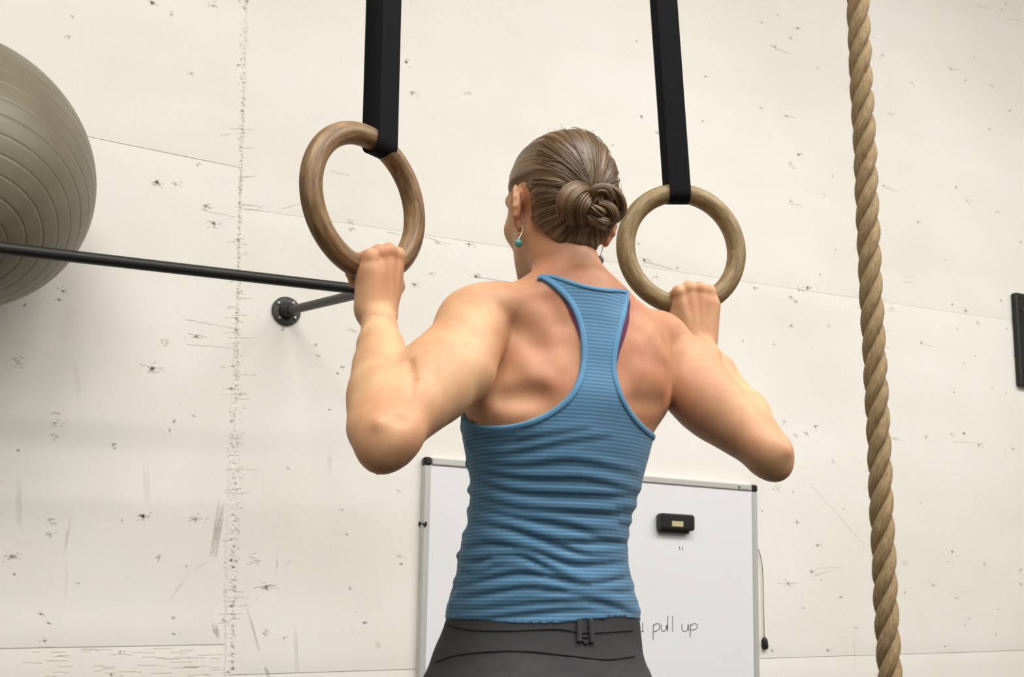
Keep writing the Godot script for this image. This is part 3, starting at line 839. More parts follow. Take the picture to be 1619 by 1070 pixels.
func rings_and_straps() -> void:
	for k in 2:
		var mid := Vector3(0.4885, 2.0315, -1.434) if k == 0 else Vector3(1.081, 2.062, -1.467)
		var turn := deg_to_rad(23.0 if k == 0 else -17.0)
		var u := Vector3(cos(turn), 0, -sin(turn))
		var nrm := Vector3(sin(turn), 0, cos(turn))
		ring.append([mid, u, nrm])
		var o := base("gymnastic_ring", mid - Vector3(0, RING_R + RING_T, 0))
		tag(o, ["nearer wooden gymnastic ring gripped by the left hand, turned half side-on", "farther wooden gymnastic ring gripped by the right hand, beside the rope"][k], "gymnastic ring", "pair of wooden gymnastic rings")
		var sh := Shape.new()
		sh.sheet(32, 128, func(a, b):
			var rad := u * cos(b * TAU) + Vector3.UP * sin(b * TAU)
			return mid + rad * (RING_R + RING_T * cos(a * TAU)) + nrm * sin(a * TAU) * RING_T, true, Vector2(1, 2), false)
		build(sh, "ring_body", M["ring_wood_%d" % k], o)
		# the strap: a flat loop round the ring's top, both runs going up to the beam
		var slip := 0.27 if k == 0 else -0.06           # how far round from the top the loop sits
		var rad := u * sin(slip) + Vector3.UP * cos(slip)
		var c := mid + rad * RING_R
		var top := Vector3(c.x + (0.035 if k == 0 else -0.19), CEIL - 0.1, RINGS)
		var up := (top - c).normalized()
		var across := (u * cos(slip) - Vector3.UP * sin(slip)).lerp(u, 0.5).normalized()
		across = (across - up * across.dot(up)).normalized()
		var out := across.cross(up).normalized()          # towards the lens
		if out.z < 0: out = -out
		var path := []                                   # [point, outward]
		var thick := 0.0022
		var rr := RING_T + thick * 0.5 + 0.0004
		for s in 13: path.append([top.lerp(c, s / 13.0) + out * rr, out])
		for s in 17:
			var a := s / 16.0 * PI
			var d := out * cos(a) - up * sin(a)
			path.append([c + d * rr, d])
		for s in range(1, 14): path.append([c.lerp(top, s / 13.0) - out * rr, -out])
		var wide := 0.038
		var st := Shape.new()
		var m := path.size() - 1
		var prof := [Vector2(-1, -1), Vector2(1, -1), Vector2(1, 1), Vector2(-1, 1)]
		for e in 4:
			var q0: Vector2 = prof[e]
			var q1: Vector2 = prof[(e + 1) % 4]
			st.sheet(4, m, func(a, b):
				var w: Array = path[roundi(b * m)]
				var q: Vector2 = q0.lerp(q1, a)
				return w[0] + across * q.x * wide / 2 + w[1] * q.y * thick / 2, false, Vector2(1, 60))
		var so := base("ring_strap", top)
		tag(so, ["black webbing strap looped through the nearer ring at the left", "black webbing strap looped through the farther ring behind the head"][k], "strap", "pair of black ring straps")
		build(st, "webbing_loop", M.webbing, so)
		var bk := Shape.new()                            # its buckle, up by the beam
		var b0 := top.lerp(c, 0.12) + out * (rr + 0.004)
		bk.box(b0, Vector3(0.052, 0.034, 0.006), Basis(across, up, across.cross(up)), 0.002)
		build(bk, "buckle", M.iron, so)
		var an := Shape.new()                            # the anchor in the ceiling that the loop hangs from
		an.box(Vector3(top.x, CEIL - 0.004, top.z), Vector3(0.1, 0.008, 0.1), Basis.IDENTITY, 0.002)
		var eye := []
		for q in 13: eye.append(Vector3(top.x, CEIL - 0.055, top.z) + Vector3(sin(q / 12.0 * TAU), cos(q / 12.0 * TAU), 0) * 0.047)
		an.tube(PackedVector3Array(eye), 0.006, 10, false)
		build(an, "ceiling_anchor", M.iron, so)


# ---------------------------------------------------------------- the woman

class Field:                                            # a body as tapered capsules and ellipsoids joined by a smooth minimum, plus sculpted dabs
	var kind := PackedByteArray()                       # 0 capsule, 1 ellipsoid
	var grp := PackedByteArray()
	var pa := PackedVector3Array()
	var ba := PackedVector3Array()
	var inv := PackedFloat32Array()
	var r1 := PackedFloat32Array()
	var dr := PackedFloat32Array()
	var kk := PackedFloat32Array()
	var bx := []                                        # ellipsoids: world -> unit axes
	var rad := PackedVector3Array()
	var act := PackedInt32Array()
	var da := PackedVector3Array()                      # dabs
	var db := PackedVector3Array()
	var dinv := PackedFloat32Array()
	var ds := PackedFloat32Array()
	var dh := PackedFloat32Array()
	var dact := PackedInt32Array()
	var rows := []                                      # trunk: [y, x, z, half width, half depth]
	var table := PackedFloat32Array()
	var ylo := 0.0
	var ystep := 0.005
	var trunk_on := true
	var also: Field
	var crease_low := 0.006
	var crease_high := 0.045
	var crease_y0 := 1.835
	var crease_y1 := 1.89

	func cap(g: int, a: Vector3, b: Vector3, ra: float, rb: float, k := 0.02) -> void:
		kind.append(0); grp.append(g); pa.append(a); ba.append(b - a)
		var l := (b - a).length_squared()
		inv.append(1.0 / l if l > 1e-12 else 0.0)
		r1.append(ra); dr.append(rb - ra); kk.append(k)
		bx.append(null); rad.append(Vector3.ZERO)

	func ell(g: int, mid: Vector3, r: Vector3, b := Basis.IDENTITY, k := 0.02) -> void:
		kind.append(1); grp.append(g); pa.append(mid); ba.append(Vector3.ZERO); inv.append(0.0); r1.append(0.0); dr.append(0.0); kk.append(k)
		bx.append(b.orthonormalized().transposed()); rad.append(r)

	func dab(a: Vector3, b: Vector3, s: float, h: float) -> void:
		da.append(a); db.append(b - a)
		var l := (b - a).length_squared()
		dinv.append(1.0 / l if l > 1e-12 else 0.0)
		ds.append(1.0 / (s * s)); dh.append(h)

	func fix_rows() -> void:
		ylo = rows[0][0]
		var n := int((rows[-1][0] - ylo) / ystep) + 1
		var k := 0
		for s in n:
			var y := ylo + s * ystep
			while k < rows.size() - 2 and rows[k + 1][0] < y: k += 1
			var u: float = clampf((y - rows[k][0]) / (rows[k + 1][0] - rows[k][0]), 0.0, 1.0)
			for q in range(1, 5):
				var p0: float = rows[maxi(k - 1, 0)][q]
				var p3: float = rows[mini(k + 2, rows.size() - 1)][q]
				table.append(cubic_interpolate(rows[k][q], rows[k + 1][q], p0, p3, u))

	func trunk(p: Vector3) -> float:
		var f := (p.y - ylo) / ystep
		var top := table.size() / 4 - 1
		var over := 0.0
		if f < 0.0: over = -f * ystep; f = 0.0
		if f > top - 0.001: over = (f - top) * ystep; f = top - 0.001
		var k := int(f) * 4
		var u := f - int(f)
		var x := p.x - lerpf(table[k], table[k + 4], u)
		var z := p.z - lerpf(table[k + 1], table[k + 5], u)
		var a := lerpf(table[k + 2], table[k + 6], u)
		var b := lerpf(table[k + 3], table[k + 7], u)
		var qx := x / a
		var qz := z / b
		var k0 := sqrt(qx * qx + qz * qz)
		if k0 < 1e-5: return -minf(a, b)
		var k1 := sqrt(qx * qx / (a * a) + qz * qz / (b * b))
		var d := k0 * (k0 - 1.0) / k1
		if over > 0.0: d = sqrt(maxf(d, 0.0) * maxf(d, 0.0) + over * over) if d > 0.0 else over
		return d

	func prim(i: int, p: Vector3) -> float:
		if kind[i] == 0:
			var q := p - pa[i]
			var h := clampf(q.dot(ba[i]) * inv[i], 0.0, 1.0)
			return (q - ba[i] * h).length() - r1[i] - dr[i] * h
		var w: Vector3 = bx[i] * (p - pa[i])
		var r := rad[i]
		var s := Vector3(w.x / r.x, w.y / r.y, w.z / r.z)
		var k0 := s.length()
		if k0 < 1e-4: return -minf(r.x, minf(r.y, r.z))
		var k1 := Vector3(s.x / r.x, s.y / r.y, s.z / r.z).length()
		return k0 * (k0 - 1.0) / k1

	func all_on() -> void:
		act.resize(kind.size())
		for i in kind.size(): act[i] = i
		dact.resize(da.size())
		for i in da.size(): dact[i] = i
		trunk_on = true

	# keeps only what matters within R of mid; gives back the distance there
	func prepare(mid: Vector3, R: float) -> float:
		var ds_ := PackedFloat32Array()
		var best := 1e3
		for i in kind.size():
			var d := prim(i, mid)
			ds_.append(d)
			best = minf(best, d)
		var t := trunk(mid)
		best = minf(best, t)
		if best > R * 1.6 + 0.03:
			return best
		act.clear()
		for i in ds_.size():
			if ds_[i] < best + 2.4 * R + maxf(kk[i], 0.045): act.append(i)
		trunk_on = t < best + 3.0 * R + 0.05
		near_dabs(mid, R)
		if also: also.near_dabs(mid, R)
		return best

	func near_dabs(mid: Vector3, R: float) -> void:
		dact.clear()
		for j in da.size():
			var q := mid - da[j]
			var h := clampf(q.dot(db[j]) * dinv[j], 0.0, 1.0)
			if (q - db[j] * h).length() < R + 2.6 / sqrt(ds[j]): dact.append(j)

	func eval(p: Vector3) -> float:
		var g0 := trunk(p) if trunk_on else 1e3
		var g1 := 1e3
		var g2 := 1e3
		for i in act:
			var d := 0.0
			if kind[i] == 0:
				var q := p - pa[i]
				var h := clampf(q.dot(ba[i]) * inv[i], 0.0, 1.0)
				d = (q - ba[i] * h).length() - r1[i] - dr[i] * h
			else: d = prim(i, p)
			var k := kk[i]
			var g := grp[i]
			if g == 0:
				var m := maxf(k - absf(g0 - d), 0.0)
				g0 = minf(g0, d) - m * m * 0.25 / k
			elif g == 1:
				var m := maxf(k - absf(g1 - d), 0.0)
				g1 = minf(g1, d) - m * m * 0.25 / k
			else:
				var m := maxf(k - absf(g2 - d), 0.0)
				g2 = minf(g2, d) - m * m * 0.25 / k
		var s := clampf((p.y - crease_y0) / (crease_y1 - crease_y0), 0.0, 1.0)
		var kc := lerpf(crease_low, crease_high, s * s * (3.0 - 2.0 * s))
		var a := minf(g1, g2)
		var mm := maxf(kc - absf(g0 - a), 0.0)
		var out := minf(g0, a) - mm * mm * 0.25 / kc
		for j in dact:
			var q := p - da[j]
			var h := clampf(q.dot(db[j]) * dinv[j], 0.0, 1.0)
			out -= dh[j] * exp(-(q - db[j] * h).length_squared() * ds[j])
		return out


# surface nets: one vertex in each cell that the surface of f crosses
func nets(sh: Shape, fd: Field, f: Callable, lo: Vector3, hi: Vector3, cell: float, keep: Callable, slack := 0.0) -> void:
	var nb := 5
	var cells := Vector3i(((hi - lo) / cell).ceil())
	var blocks := (cells + Vector3i.ONE * (nb - 1)) / nb
	var NX := blocks.x * nb + 2
	var NY := blocks.y * nb + 2
	var R := cell * nb * 0.5 * sqrt(3.0)
	var n1 := nb + 1
	var val := PackedFloat32Array()
	val.resize(n1 * n1 * n1)
	var verts := {}
	var edges := PackedInt32Array()                      # axis, key of the lower corner, sign
	for bz in blocks.z:
		for by in blocks.y:
			for bx_ in blocks.x:
				var o := lo + Vector3(bx_, by, bz) * (cell * nb)
				var mid := o + Vector3.ONE * (cell * nb * 0.5)
				if fd.prepare(mid, R) > R * 1.5 + 0.02 + slack: continue
				var dm: float = f.call(mid)
				if absf(dm) > R * 1.7 + 0.006 + slack: continue
				var q := 0
				var pos := 0
				for z in n1:
					for y in n1:
						for x in n1:
							var d: float = f.call(o + Vector3(x, y, z) * cell)
							val[q] = d
							if d > 0.0: pos += 1
							q += 1
				if pos == 0 or pos == q: continue
				for z in nb:
					for y in nb:
						for x in nb:
							var k := (z * n1 + y) * n1 + x
							var v0 := val[k]
							var v1 := val[k + 1]
							var v2 := val[k + n1]
							var v3 := val[k + n1 + 1]
							var k2 := k + n1 * n1
							var v4 := val[k2]
							var v5 := val[k2 + 1]
							var v6 := val[k2 + n1]
							var v7 := val[k2 + n1 + 1]
							var gx := bx_ * nb + x
							var gy := by * nb + y
							var gz := bz * nb + z
							var key := (gz * NY + gy) * NX + gx
							if (v0 > 0.0) != (v1 > 0.0): edges.append_array([0, key, 1 if v0 < 0.0 else 0])
							if (v0 > 0.0) != (v2 > 0.0): edges.append_array([1, key, 1 if v0 < 0.0 else 0])
							if (v0 > 0.0) != (v4 > 0.0): edges.append_array([2, key, 1 if v0 < 0.0 else 0])
							var neg := int(v0 < 0.0) + int(v1 < 0.0) + int(v2 < 0.0) + int(v3 < 0.0) + int(v4 < 0.0) + int(v5 < 0.0) + int(v6 < 0.0) + int(v7 < 0.0)
							if neg == 0 or neg == 8: continue
							var sum := Vector3.ZERO
							var cnt := 0
							if (v0 < 0.0) != (v1 < 0.0): sum += Vector3(v0 / (v0 - v1), 0, 0); cnt += 1
							if (v2 < 0.0) != (v3 < 0.0): sum += Vector3(v2 / (v2 - v3), 1, 0); cnt += 1
							if (v4 < 0.0) != (v5 < 0.0): sum += Vector3(v4 / (v4 - v5), 0, 1); cnt += 1
							if (v6 < 0.0) != (v7 < 0.0): sum += Vector3(v6 / (v6 - v7), 1, 1); cnt += 1
							if (v0 < 0.0) != (v2 < 0.0): sum += Vector3(0, v0 / (v0 - v2), 0); cnt += 1
							if (v1 < 0.0) != (v3 < 0.0): sum += Vector3(1, v1 / (v1 - v3), 0); cnt += 1
							if (v4 < 0.0) != (v6 < 0.0): sum += Vector3(0, v4 / (v4 - v6), 1); cnt += 1
							if (v5 < 0.0) != (v7 < 0.0): sum += Vector3(1, v5 / (v5 - v7), 1); cnt += 1
							if (v0 < 0.0) != (v4 < 0.0): sum += Vector3(0, 0, v0 / (v0 - v4)); cnt += 1
							if (v1 < 0.0) != (v5 < 0.0): sum += Vector3(1, 0, v1 / (v1 - v5)); cnt += 1
							if (v2 < 0.0) != (v6 < 0.0): sum += Vector3(0, 1, v2 / (v2 - v6)); cnt += 1
							if (v3 < 0.0) != (v7 < 0.0): sum += Vector3(1, 1, v3 / (v3 - v7)); cnt += 1
							var p := o + (Vector3(x, y, z) + sum / cnt) * cell
							if not keep.call(p): continue
							var e := cell * 0.5
							var nn := Vector3(f.call(p + Vector3(e, 0, 0)) - f.call(p - Vector3(e, 0, 0)), f.call(p + Vector3(0, e, 0)) - f.call(p - Vector3(0, e, 0)), f.call(p + Vector3(0, 0, e)) - f.call(p - Vector3(0, 0, e)))
							verts[key] = sh.add(p, nn.normalized())
	var step := [1, NX, NX * NY]
	for q in edges.size() / 3:
		var ax := edges[q * 3]
		var key := edges[q * 3 + 1]
		var s1: int = step[(ax + 1) % 3]
		var s2: int = step[(ax + 2) % 3]
		var a: int = verts.get(key, -1)
		var b: int = verts.get(key - s1, -1)
		var c: int = verts.get(key - s1 - s2, -1)
		var d: int = verts.get(key - s2, -1)
		if a < 0 or b < 0 or c < 0 or d < 0: continue
		if edges[q * 3 + 2] == 1: sh.i.append_array([a, c, b, a, d, c])
		else: sh.i.append_array([a, b, c, a, c, d])


var fd := Field.new()

func body(p: Vector3) -> float: return fd.eval(p)

func hit(px: float, py: float, near := 0.9) -> Vector3:   # the point of the body that the photo shows at that pixel
	var d := ray(px, py).normalized()
	var t := near
	var best := 1e3                                      # where the ray only grazes past, its nearest point
	var best_t := t
	for k in 200:
		var v := fd.eval(EYE + d * t)
		if v < best: best = v; best_t = t
		if v < 0.0003 or t > 2.2: break
		t += maxf(v * 0.7, 0.0006)
	return EYE + d * best_t

func trunk_row(py: float, l: float, r: float, z: float, flat: float) -> void:   # a cross-section from the outline seen at one height
	var c := at((l + r) * 0.5, py, z)
	var half := (r - l) * 0.5 * mpp(c)
	var d := (c - EYE)
	var ph := atan2(d.x, -d.z)
	var a := half / sqrt(pow(cos(ph), 2) + pow(flat * sin(ph), 2))
	fd.rows.append([c.y, c.x, c.z, a, a * flat])

func J(px: float, py: float, z: float) -> Vector3: return at(px, py, z)

func px_r(p: Vector3, r: float) -> float: return mpp(p) * r


func person() -> void:
	var o := base("person", Vector3(0.785, 1.42, -1.42))
	tag(o, "woman seen from behind in a blue striped tank top doing a pull-up on rings", "person")
	shape_trunk()
	shape_head()
	for k in 2: shape_arm(k)
	fd.all_on()
	sculpt()
	fd.all_on()
	make_skin(o)
	fd.all_on()
	make_top(o)
	make_trousers(o)
	make_hair(o)
	make_earrings()


func shape_trunk() -> void:
	var t := [[1300, 775, 905, -1.435, .8], [1270, 735, 945, -1.435, .75], [1230, 700, 984, -1.435, .72], [1190, 672, 1014, -1.435, .72], [1150, 661, 1027, -1.435, .72], [1110, 662, 1028, -1.435, .72], [1070, 674, 1022, -1.43, .70], [1020, 694, 1017, -1.43, .69], [980, 709, 1013, -1.425, .68], [960, 714, 1009, -1.42, .68], [930, 722, 1001, -1.41, .68], [900, 729, 994, -1.402, .69],
		[870, 734, 990, -1.395, .70], [830, 744, 993, -1.385, .71], [800, 748, 1001, -1.378, .71], [760, 749, 1013, -1.368, .70], [720, 742, 1024, -1.36, .68], [680, 736, 1036, -1.355, .66], [640, 742, 1060, -1.35, .62],
		[600, 762, 1066, -1.348, .60], [560, 770, 1066, -1.345, .58], [520, 782, 1052, -1.34, .55], [490, 806, 1024, -1.34, .52], [462, 838, 990, -1.335, .58]]
	for r in t: trunk_row(r[0], r[1], r[2], r[3], r[4])
	fd.fix_rows()
	# neck and the slope of the shoulders
	var c7 := J(909, 463, -1.325)
	fd.cap(0, c7, J(878, 374, -1.355), 0.054, 0.0475, 0.045)
	fd.cap(0, J(900, 474, -1.315), J(800, 492, -1.345), 0.034, 0.036, 0.04)
	fd.cap(0, J(925, 486, -1.315), J(1030, 530, -1.35), 0.034, 0.034, 0.04)

func shape_head() -> void:
	var c := J(887, 314, -1.368)
	var tilt := Basis(Vector3.RIGHT, 0.10) * Basis(Vector3.BACK, -0.03)
	fd.ell(0, c + Vector3(0, 0.008, 0.012), Vector3(0.0715, 0.084, 0.086), tilt, 0.02)
	fd.ell(0, c + Vector3(0, 0.004, -0.03), Vector3(0.066, 0.078, 0.066), tilt, 0.03)
	fd.ell(0, c + Vector3(0, -0.022, 0.05), Vector3(0.057, 0.05, 0.042), tilt, 0.03)
	# face: jaw, chin, cheeks, brow, nose, lips
	fd.ell(0, c + Vector3(0, -0.06, -0.045), Vector3(0.051, 0.06, 0.052), Basis(Vector3.RIGHT, 0.35), 0.03)
	fd.cap(0, c + Vector3(-0.043, -0.066, -0.012), c + Vector3(-0.016, -0.108, -0.075), 0.015, 0.015, 0.03)
	fd.cap(0, c + Vector3(0.043, -0.066, -0.012), c + Vector3(0.016, -0.108, -0.075), 0.015, 0.015, 0.03)
	fd.ell(0, c + Vector3(0, -0.104, -0.082), Vector3(0.018, 0.016, 0.016), Basis.IDENTITY, 0.02)
	for s in [-1, 1]:
		fd.ell(0, c + Vector3(s * 0.037, -0.035, -0.074), Vector3(0.02, 0.018, 0.018), Basis.IDENTITY, 0.025)
		fd.cap(0, c + Vector3(s * 0.012, 0.012, -0.098), c + Vector3(s * 0.045, 0.016, -0.083), 0.009, 0.008, 0.02)
		fd.ell(0, c + Vector3(s * 0.030, -0.004, -0.088), Vector3(0.012, 0.010, 0.011), Basis.IDENTITY, 0.006)
		fd.ell(0, c + Vector3(s * 0.009, -0.046, -0.106), Vector3(0.007, 0.007, 0.009), Basis.IDENTITY, 0.008)
	fd.cap(0, c + Vector3(0, 0.002, -0.098), c + Vector3(0, -0.042, -0.118), 0.006, 0.009, 0.012)
	fd.cap(0, c + Vector3(-0.018, -0.072, -0.096), c + Vector3(0.018, -0.072, -0.096), 0.006, 0.006, 0.01)
	fd.cap(0, c + Vector3(-0.015, -0.082, -0.095), c + Vector3(0.015, -0.082, -0.095), 0.0065, 0.0065, 0.006)
	# ears: a bent dish with a rim and a lobe
	for s in [-1, 1]:
		var e := c + Vector3(s * (0.073 if s < 0 else 0.067), -0.031, 0.006)
		var eb := Basis(Vector3.UP, s * 0.5) * Basis(Vector3.RIGHT, -0.12)
		fd.ell(0, e + eb * Vector3(s * 0.003, 0.0, 0.008), Vector3(0.0045, 0.027, 0.016), eb, 0.006)
		var rim := []
		for q in 9:
			var a := lerpf(-1.9, 2.3, q / 8.0)
			rim.append(e + eb * Vector3(s * (0.007 + 0.002 * cos(a)), sin(a) * 0.029 + 0.002, 0.006 + cos(a) * 0.0155))
		for q in 8: fd.cap(0, rim[q], rim[q + 1], 0.0036, 0.0036, 0.003)
		fd.ell(0, e + eb * Vector3(s * 0.003, -0.031, 0.003), Vector3(0.0045, 0.009, 0.0075), eb, 0.006)


var wrist := []
var elbow := []
var shoulder := []

func shape_arm(k: int) -> void:
	var g := 1 + k
	var W: Vector3 = [J(599, 498, -1.425), J(1104, 546, -1.447)][k]
	var E: Vector3 = [J(608, 694, -1.235), J(1214, 716, -1.235)][k]
	var S: Vector3 = [J(754, 524, -1.352), J(1046, 570, -1.362)][k]
	wrist.append(W); elbow.append(E); shoulder.append(S)
	var out := Vector3(-1, 0, 0) if k == 0 else Vector3(1, 0, 0)
	# upper arm
	var bone := (E - S).normalized()
	fd.cap(g, S, S.lerp(E, 0.5), [0.054, 0.050][k], [0.050, 0.046][k], 0.02)
	fd.cap(g, S.lerp(E, 0.45), E, [0.050, 0.046][k], [0.037, 0.034][k], 0.02)
	var upside := (Vector3.UP - bone * bone.y).normalized()
	fd.ell(g, S + Vector3(0, 0.006, 0) - out * 0.0 + upside * 0.002, Vector3(0.058, 0.058, 0.054), Basis.IDENTITY, 0.02)      # deltoid
	fd.ell(g, S.lerp(E, 0.45) + upside * 0.012 - Vector3(0, 0, 0.014), Vector3(0.095, 0.037, 0.04), Basis(bone, upside, bone.cross(upside)), 0.02)   # biceps
	fd.ell(g, S.lerp(E, 0.42) - upside * 0.014 + Vector3(0, 0, 0.012), Vector3(0.105, 0.039, 0.04), Basis(bone, upside, bone.cross(upside)), 0.02)   # triceps
	# the back of the shoulder muscle, whose edge makes the crease against the back
	if k == 0: fd.cap(g, J(746, 530, -1.312), J(741, 588, -1.295), 0.036, 0.036, 0.02)
	else: fd.cap(g, J(1112, 566, -1.325), J(1110, 600, -1.31), 0.029, 0.029, 0.02)
	# elbow
	fd.ell(g, E + bone * 0.012 - Vector3(0, 0.012, -0.004), Vector3(0.024, 0.024, 0.023), Basis.IDENTITY, 0.02)
	fd.ell(g, E + Vector3(0, 0.004, 0.012) - out * 0.018, Vector3(0.022, 0.024, 0.022), Basis.IDENTITY, 0.025)
	# forearm
	var fb := (W - E).normalized()
	var side := (out - fb * fb.dot(out)).normalized()
	fd.cap(g, E, E.lerp(W, 0.32), [0.036, 0.034][k], [0.039, 0.037][k], 0.012)
	fd.cap(g, E.lerp(W, 0.32), E.lerp(W, 0.7), [0.039, 0.037][k], 0.029, 0.02)
	fd.cap(g, E.lerp(W, 0.72), W, 0.029, 0.0245, 0.02)
	fd.cap(g, E.lerp(W, 0.06) + side * 0.020 - Vector3(0, 0, 0.012), E.lerp(W, 0.55) + side * 0.012 - Vector3(0, 0, 0.012), 0.023, 0.021, 0.02)   # brachioradialis
	shape_hand(k, g, W, fb)

func shape_hand(k: int, g: int, W: Vector3, fb: Vector3) -> void:
	var R: Array = ring[k]
	var u: Vector3 = R[1]
	var nrm: Vector3 = R[2]
	var slip: float = [0.20, 0.16][k]                     # the grip sits a little to the right of the ring's lowest point
	var rad := u * sin(slip) - Vector3.UP * cos(slip)
	var c: Vector3 = R[0] + rad * RING_R
	var y := -rad                                         # from the tube to the ring's middle
	var x := (u * cos(slip) + Vector3.UP * sin(slip))     # along the tube
	var inner := 1.0 if k == 0 else -1.0                  # the index finger's side
	var wv := Vector3((W - c).dot(x), (W - c).dot(y), (W - c).dot(nrm))
	var P := func(a: float, b: float, d: float) -> Vector3: return c + x * (a * inner) + y * b + nrm * d
	var w0 := P.call(wv.x * inner, wv.y, wv.z)
	# index, middle, ring and little finger
	var lx := [0.0285, 0.0095, -0.0095, -0.0275]
	var mcp_y := [0.019, 0.024, 0.021, 0.014]
	var mcp_n := [0.0225, 0.0235, 0.0225, 0.021]
	var fr := [0.0088, 0.0091, 0.0088, 0.0079]
	var ln := [1.0, 1.04, 1.0, 0.9]
	for f in 4:
		var m: Vector3 = P.call(lx[f], mcp_y[f], mcp_n[f])
		var wb: Vector3 = w0 + x * (inner * lx[f] * 0.42) + nrm * 0.002
		fd.cap(g, wb, m - nrm * 0.002, 0.0145, 0.0104, 0.012)
		fd.cap(g, wb + nrm * 0.0105, m + nrm * 0.0055 - y * 0.004, 0.0042, 0.0048, 0.008)
		fd.cap(g, wb - nrm * 0.008, m - nrm * 0.010 - y * 0.022, 0.0135, 0.012, 0.015)
		fd.ell(g, m + y * 0.002 + nrm * 0.003, Vector3(0.0098, 0.0108, 0.0098), Basis.IDENTITY, 0.004)
		var rr: float = RING_T + fr[f] - 0.0005
		var s := [[m.x, 0]]
		var pts := [m]
		for a in [100.0, 135.0]: pts.append(P.call(lx[f] * 0.98, sin(deg_to_rad(a)) * (rr - 0.002) * ln[f], cos(deg_to_rad(a)) * (rr + 0.002) * ln[f]))
		for a in [178.0, 215.0, 252.0]: pts.append(P.call(lx[f] * 0.94, sin(deg_to_rad(a)) * rr, cos(deg_to_rad(a)) * rr))
		for q in pts.size() - 1:
			fd.cap(g, pts[q], pts[q + 1], fr[f] * (1.05 - 0.05 * q), fr[f] * (1.0 - 0.05 * q), 0.003 if q > 0 else 0.008)
	# thumb: leaves the inner side of the palm near the wrist and closes under the tube
	var t0: Vector3 = w0 + x * (inner * 0.018) + y * 0.022 - nrm * 0.006
	var t1: Vector3 = P.call(0.037, -0.022, 0.004)
	var t2: Vector3 = P.call(0.036, -0.024, -0.022)
	var t3: Vector3 = P.call(0.022, -0.010, -0.036)
	fd.cap(g, t0, t1, 0.016, 0.0125, 0.015)
	fd.cap(g, t1, t2, 0.0115, 0.0105, 0.006)
	fd.cap(g, t2, t3, 0.0105, 0.0088, 0.004)
	fd.cap(g, w0 + x * (-inner * 0.018) + y * 0.012 - nrm * 0.004, P.call(-0.027, -0.010, 0.017), 0.015, 0.013, 0.02)   # the heel of the hand


func stroke_dab(px: Array, s: float, h: float) -> void:    # a ridge (h > 0) or a furrow along pixels of the photo, in metres
	var last := Vector3.INF
	for q in px:
		var p := hit(q[0], q[1])
		if last != Vector3.INF: queue.append([last, p, s, h])
		elif px.size() == 1: queue.append([p, p, s, h])
		last = p

var queue := []

func sculpt() -> void:
	# shoulder blades and the muscles over them
	stroke_dab([[832, 575], [858, 600]], 0.022, 0.008)
	stroke_dab([[885, 575]], 0.02, 0.006)
	stroke_dab([[800, 628], [850, 622]], 0.018, -0.009)
	stroke_dab([[845, 545], [820, 520]], 0.018, -0.004)
	stroke_dab([[800, 470], [850, 470]], 0.025, 0.004)
	stroke_dab([[868, 478], [885, 510]], 0.014, -0.004)
	stroke_dab([[770, 650], [830, 660]], 0.02, 0.005)
	stroke_dab([[1012, 590], [1042, 600]], 0.02, 0.005)
	stroke_dab([[1000, 492], [1008, 520]], 0.014, -0.004)
	stroke_dab([[1030, 530], [1046, 560]], 0.016, 0.003)
	stroke_dab([[1005, 635], [1045, 640]], 0.016, -0.004)
		# elbow: the point of the bone, the dimple beside it, creases of the bend
	stroke_dab([[598, 668]], 0.010, 0.004)
	stroke_dab([[632, 662]], 0.010, -0.004)
	stroke_dab([[1238, 690]], 0.008, -0.004)
	stroke_dab([[1245, 712]], 0.012, 0.004)
	stroke_dab([[603, 562], [628, 572]], 0.004, -0.0012)
	stroke_dab([[606, 572], [630, 580]], 0.004, -0.001)
	stroke_dab([[647, 572], [652, 598]], 0.006, -0.005)
	stroke_dab([[652, 600], [648, 628]], 0.006, -0.004)
	for d in queue: fd.dab(d[0], d[1], d[2], d[3])
	queue.clear()


func make_skin(o: Node3D) -> void:
	var sh := Shape.new()
	var f := body
	var hip := 1.385
	var head_y := J(885, 425, -1.36).y
	var head_box := AABB(Vector3(0.62, head_y, -1.52), Vector3(0.34, 0.4, 0.32))
	var hands := []
	for k in 2:
		var W: Vector3 = wrist[k]
		hands.append(AABB(W + Vector3(-0.075, -0.012, -0.085), Vector3(0.17, 0.16, 0.14)))
	var keep := func(p: Vector3) -> bool:
		return not head_box.grow(-0.006).has_point(p) and not hands[0].grow(-0.006).has_point(p) and not hands[1].grow(-0.006).has_point(p)
	nets(sh, fd, f, Vector3(0.38, hip, -1.58), Vector3(1.22, 2.02, -1.1), 0.0052, keep)
	nets(sh, fd, f, head_box.position, head_box.end, 0.0032, func(p): return head_box.has_point(p))
	for k in 2: nets(sh, fd, f, hands[k].position, hands[k].end, 0.0024, func(p): return hands[k].has_point(p))
	# skin tone: a little redder on the knuckles, the elbows and the ears; on the back it also paints in shade
	var nz := noise(101, 14.0, 3)
	var fine := noise(102, 90.0, 2)
	var warm := [[elbow[0], 0.05, 0.5], [elbow[1], 0.05, 0.5]]
	for k in 2: warm.append([wrist[k] + Vector3(0, 0.075, 0), 0.05, 0.45])
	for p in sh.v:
		var red_shade := 0.25 + 0.35 * nz.get_noise_3dv(p) + 0.12 * fine.get_noise_3dv(p)
		for w in warm: red_shade += w[2] * exp(-p.distance_squared_to(w[0]) / (w[1] * w[1]))
		red_shade += 0.6 * smoothstep(1.64, 1.7, p.y) * smoothstep(0.58, 0.72, p.x) * smoothstep(1.06, 0.92, p.x) * smoothstep(-1.42, -1.33, p.z)  # darker, redder tone over the back stands in for its shade
		var c := SKIN_PALE.lerp(SKIN_RED_SHADE, clampf(red_shade, 0.0, 1.0)).srgb_to_linear()
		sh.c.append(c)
	build(sh, "body", M.skin, o)

